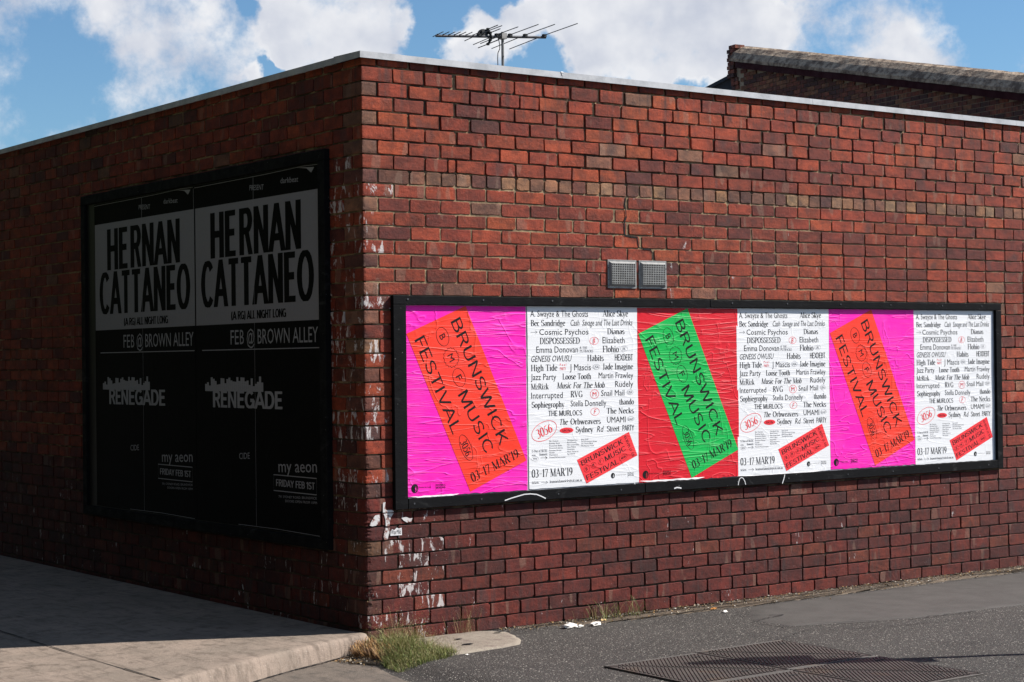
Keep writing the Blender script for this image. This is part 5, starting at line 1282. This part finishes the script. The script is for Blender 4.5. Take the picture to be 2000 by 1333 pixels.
mb = MB(); mb.tube(pts, .014, 8); mb.box(tuple(c-Vector((.03, .02, .012))), tuple(c+Vector((.03, .02, .028)))); apart('dipole_box', mb, M_PLAST)
mt = boom_at(980); mb = MB(); mb.tube([mt+UZ*.04, mt-UZ*.5, Vector((mt.x, mt.y, 3.36))], .012, 8); apart('mast', mb, M_MAST)
mb = MB(); mb.box(tuple(mt-Vector((.025, .03, .02))), tuple(mt+Vector((.025, .03, .03)))); apart('mast_clamp', mb, M_MAST)
pts = [DP(x, y, 15.25) for x, y in ((971, 72), (974, 78), (976, 88), (976, 96), (972.5, 104), (972, 115), (972.5, 130), (973, 150))]
mb = MB(); mb.tube(pts, .0035, 6); apart('cable', mb, M_PLAST)

# ------------------------------------------------------------------ neighbouring brick building behind
nb = thing('brick_parapet_building', 'taller dark brick building with a rough pale coping behind the roof at the right', 'building', (0, 0, 0))
O_ = DP(1431, 88, 40.); U_ = (RX*.463-FY*.886).normalized(); Nn = (RX*-.886-FY*.463).normalized(); slope = -.215; bsl = -.215
def NBp(u, z, o): p = O_+U_*u+Nn*o; return Vector((p.x, p.y, z))
def nbox(mb, u0, u1, z0, z1, o0, o1, sl=0.):
    vs = []
    for o in (o0, o1):
        for u, z in ((u0, z0), (u1, z0), (u1, z1), (u0, z1)): vs.append(tuple(NBp(u, z+sl*(u-u0), o)))
    mb.add(vs, [(0, 1, 2, 3)[::-1], (4, 5, 6, 7), (0, 1, 5, 4), (1, 2, 6, 5), (2, 3, 7, 6), (3, 0, 4, 7)])
ZT = O_.z
mb = MB()
vs = [tuple(NBp(u, z, o)) for o in (-.3, -.012) for u, z in ((.05, 0), (14, 0), (14, ZT-.40+bsl*14), (.05, ZT-.40))]
mb.add(vs, [(3, 2, 1, 0), (4, 5, 6, 7), (0, 1, 5, 4), (1, 2, 6, 5), (2, 3, 7, 6), (3, 0, 4, 7)]); part('mortar', mb, Mt('pale_mortar', .9).col((.34, .26, .18)).m, nb)
base = MB(); base.box((0, 0, 0), (1, 1, 1)); bme = base.mesh('brick', MB1)
rotz = math.atan2(U_.y, U_.x); cnt = 0; c3 = ZT-.42; NPAL = [(.22, .065, .04), (.15, .05, .036), (.27, .08, .045), (.10, .042, .035), (.28, .12, .06)]
rest = MB()
for r in range(0, 26):
    z1 = c3-.09*r; z0 = z1-.078; u = .30+(.12 if r % 2 else 0)
    while u < 13.5:
        top = ZT-.50+bsl*u
        if z1 < top and z1 > 5.2:
            if cnt < 230 and u < 4.6:
                p = NBp(u, z0, -.015); o = link('brick', bme, nb, tuple(p), (0, 0, rotz)); o.scale = (.228, .03, .078); c = random.choice(NPAL); o.color = (*c, 0); cnt += 1
                # outward side: local +y points away from Nn, so push the brick out
                o.location = NBp(u, z0, 0.012)
            else:
                rest.cur = (*random.choice(NPAL), 0.); nbox(rest, u, u+.228, z0, z1, -.014, 0.0)
        u += .24
if rest.v: kind(part('brickwork', rest, MB2, nb), 'stuff')
# raking coping in rough render, maroon barge board under it
mb = MB(); n = 90
for i in range(n+1):
    u = .12+13.8*(i/n)**1.5; zb_ = ZT+slope*u
    for o_, z_ in ((.17, -.36), (.17, -.29), (.06, -.16), (-.08, -.045), (-.22, 0), (-.40, -.06), (-.42, -.36)):
        q_ = .010*mnoise.noise(Vector((u*4, o_*9, 0))); mb.v.append(tuple(NBp(u, zb_+z_+q_, o_+q_)))
for i in range(n):
    for k in range(6): a = i*7+k; mb.f.append((a, a+7, a+8, a+1)); mb.c.append(None)
mb.f.append(tuple(range(6, -1, -1))); mb.c.append(None)
part('coping', mb, M_COP, nb)
mb = MB(); vs = []
for o in (.0, .15):
    for u, dz in ((.30, -.50), (13.8, -.50), (13.8, -.30), (.30, -.30)): vs.append(tuple(NBp(u, ZT+dz+bsl*u, o)))
mb.add(vs, [(3, 2, 1, 0), (4, 5, 6, 7), (0, 1, 5, 4), (1, 2, 6, 5), (2, 3, 7, 6), (3, 0, 4, 7)]); part('barge_board', mb, M_MAROON, nb)
# corbelled end pier built of bricks
for r in range(11):
    z1 = ZT-.02-.09*r; out = (.10 if r < 8 else (.04 if r == 8 else 0.)) - (.05 if r == 0 else 0)
    for k in range(2):
        o = link('brick', bme, nb, tuple(NBp(-.02-out+(.13 if k else 0), z1-.078, .06+.02*(r % 2)+(.0 if r < 8 else -.04))), (0, 0, rotz)); o.scale = (.12 if k else .115, .25, .078); c = random.choice(NPAL[:4]); o.color = (*c, 0)
# dark sheet-metal gable beyond
sh = thing('metal_shed', 'dark blue-grey sheet metal gable rising beside the brick parapet', 'shed', (0, 0, 0))
mb = MB(); dd = 43.
f_ = [DP(1372, 179, dd), DP(1431, 148.2, dd), DP(1500, 185, dd), DP(1500, 300, dd), DP(1372, 300, dd)]
bk = [p+FY*4 for p in f_]; mb.add([tuple(p) for p in f_+bk], [(0, 4, 3, 2, 1), (5, 6, 7, 8, 9), (0, 1, 6, 5), (1, 2, 7, 6), (2, 3, 8, 7), (4, 0, 5, 9)])
part('wall', mb, M_SHEET, sh)
mb = MB()
for a, b in ((0, 1), (1, 2)):
    A2_, B2_ = f_[a]-FY*.15, f_[b]-FY*.15; q = [A2_-UZ*.03, B2_-UZ*.03, B2_+UZ*.05, A2_+UZ*.05]; q2 = [p+FY*4.3 for p in q]; mb.add([tuple(p) for p in q+q2], [(3, 2, 1, 0), (4, 5, 6, 7), (0, 1, 5, 4), (2, 3, 7, 6)])
part('roof', mb, M_SHEET, sh)

# ------------------------------------------------------------------ houses added out of view to block sky light from the left wall
def added_terrace(x0, x1, y0, y1, h, label, nwin):
    t = thing('added_house', label, 'house', ((x0+x1)/2, (y0+y1)/2, gz(-4)))
    cx, cy, b = (x0+x1)/2, (y0+y1)/2, gz(-4)
    mb = MB(); mb.box((x0-cx, y0-cy, 0), (x1-cx, y1-cy, h)); part('wall', mb, M_TWALL, t)
    mb = MB(); mb.box((x0-cx-.1, y0-cy-.02, h), (x1-cx+.12, y1-cy+.02, h+.18)); part('cornice', mb, M_TWALL, t)
    for k in range(nwin):
        for zz in (.8, 4.2):
            if zz+2.2 > h: continue
            yy = y0-cy+(y1-y0)*(k+.5)/nwin; mb = MB(); mb.box((x1-cx-.02, yy-.55, zz), (x1-cx+.03, yy+.55, zz+1.9)); fr_ = part('window', mb, M_PAINT, t)
            mb = MB(); mb.box((x1-cx+.031, yy-.47, zz+.08), (x1-cx+.04, yy+.47, zz+1.82)); part('pane', mb, M_GLASS, fr_)
TL = [('added unseen dark two-storey house shading the left wall, nearest the crossing', -2), ('added unseen dark house shading the left wall, second along the side street', 7.02), ('added unseen dark house shading the left wall, third along the side street', 16.04), ('added unseen dark house shading the left wall, fourth along the side street', 25.06)]
TL.append(('added unseen dark corner house beyond the crossing, shading the left wall', -20.0))
for (lb, y) in TL: added_terrace(-21, -11.5, y, y+9, 8.6, lb, 3)
# street sign post just outside the frame; its shadow lies over the covers
sp = thing('street_sign', 'grey steel sign post with a small blade near the road edge, right of the photograph', 'sign', (0, 0, 0))
tip = Vector((.99, -1.875, 0)); hp = 2.75; bs = tip+SUN_H*(hp/math.tan(EL))
mb = MB(); mb.tube([(bs.x, bs.y, 0), (bs.x, bs.y, hp-.05)], .03, 10); part('post', mb, M_MAST, sp)
wv_ = Vector((-SUN_H.y, SUN_H.x, 0))
for zz0, zz1, w0, w1, sh_ in ((hp-.72, hp-.02, .12, .03, .04), (hp-1.35, hp-.38, .085, .06, -.06)):
    mb = MB(); b0 = Vector((bs.x, bs.y, 0))+wv_*sh_-SUN_H*.034; vs = []
    for dd_ in (0, -.004):
        for z, w in ((zz0, w0), ((zz0+zz1)/2, w0*1.1), (zz1, w1)):
            for sg in (-1, 1): p = b0+SUN_H*dd_+wv_*w*sg; vs.append((p.x, p.y, z))
    mb.add(vs, [(0, 1, 3, 2), (2, 3, 5, 4), (6, 8, 9, 7), (8, 10, 11, 9), (0, 6, 7, 1), (4, 5, 11, 10), (0, 2, 8, 6), (2, 4, 10, 8), (1, 7, 9, 3), (3, 9, 11, 5)]); part('sign_plate', mb, M_MAST, sp)

# trees added out of view; their crowns cut sky light on the shaded wall
M_LEAF = Mt('tree_leaves', .7).col((.035, .05, .018)).m; M_BARK = Mt('tree_bark', .9).col((.08, .06, .045)).m
def crown_mesh(seed):
    g = random.Random(seed); mb = MB()
    for k in range(15):
        c = Vector((max(-2, min(2, g.gauss(0, 1.4))), max(-2.2, min(2.2, g.gauss(0, 1.5))), g.uniform(-2.4, 2.6))); R = g.uniform(1.0, 1.7)
        bm = bmesh.new(); bmesh.ops.create_icosphere(bm, subdivisions=2, radius=R*.86); o = len(mb.v)
        for v in bm.verts: p = c+v.co*(1+.35*mnoise.noise(v.co*1.5+c)); mb.v.append(tuple(p))
        for f in bm.faces: mb.f.append(tuple(v.index+o for v in f.verts)); mb.c.append(None)
        bm.free()
        for i in range(330):
            d = Vector((g.gauss(0, 1), g.gauss(0, 1), g.gauss(0, 1))).normalized(); p = c+d*R*g.uniform(.85, 1.12)
            a = Vector((g.uniform(-1, 1), g.uniform(-1, 1), g.uniform(-1, 1)))*.13; b = Vector((g.uniform(-1, 1), g.uniform(-1, 1), g.uniform(-1, 1)))*.10
            mb.add([p-a, p+b, p+a, p-b], [(0, 1, 2, 3)])
    return mb.mesh('crown', M_LEAF)
CRW = [crown_mesh(1), crown_mesh(2)]
TR = [(-8.6, -1.4, 5.6, 'added unseen tree shading the left wall, dense dark crown, nearest the crossing'), (-6.5, 3.6, 5.7, 'added unseen tree shading the left wall, dense dark crown, beside the raised footpath'),
      (-5.3, 8.6, 5.8, 'added unseen tree shading the left wall, dense dark crown, third in the row'), (-5.0, 13.4, 5.9, 'added unseen tree shading the left wall, dense dark crown, fourth in the row'), (-5.0, 18.6, 6.0, 'added unseen tree shading the left wall, dense dark crown, furthest in the row'),
      (-11.2, -6.5, 5.4, 'added unseen tree shading the left wall, dense dark crown, across the crossing'), (-11.5, -12.5, 5.4, 'added unseen tree shading the left wall, dense dark crown, left of the camera')]
for i, (x, y, h, lb) in enumerate(TR):
    t = thing('added_tree', lb, 'tree', (x, y, gz(x)), 'added unseen trees that shade the left wall'); o = link('crown', CRW[i % 2], t, (0, 0, h), (0, 0, i*1.3)); o.scale = (1.06, 1.12, 1.38)
    mb = MB(); mb.tube([(0, 0, 0), (.05, .02, 1.6), (0, .1, 3), (.1, 0, h)], .20, 10, .09); part('trunk', mb, M_BARK, t)
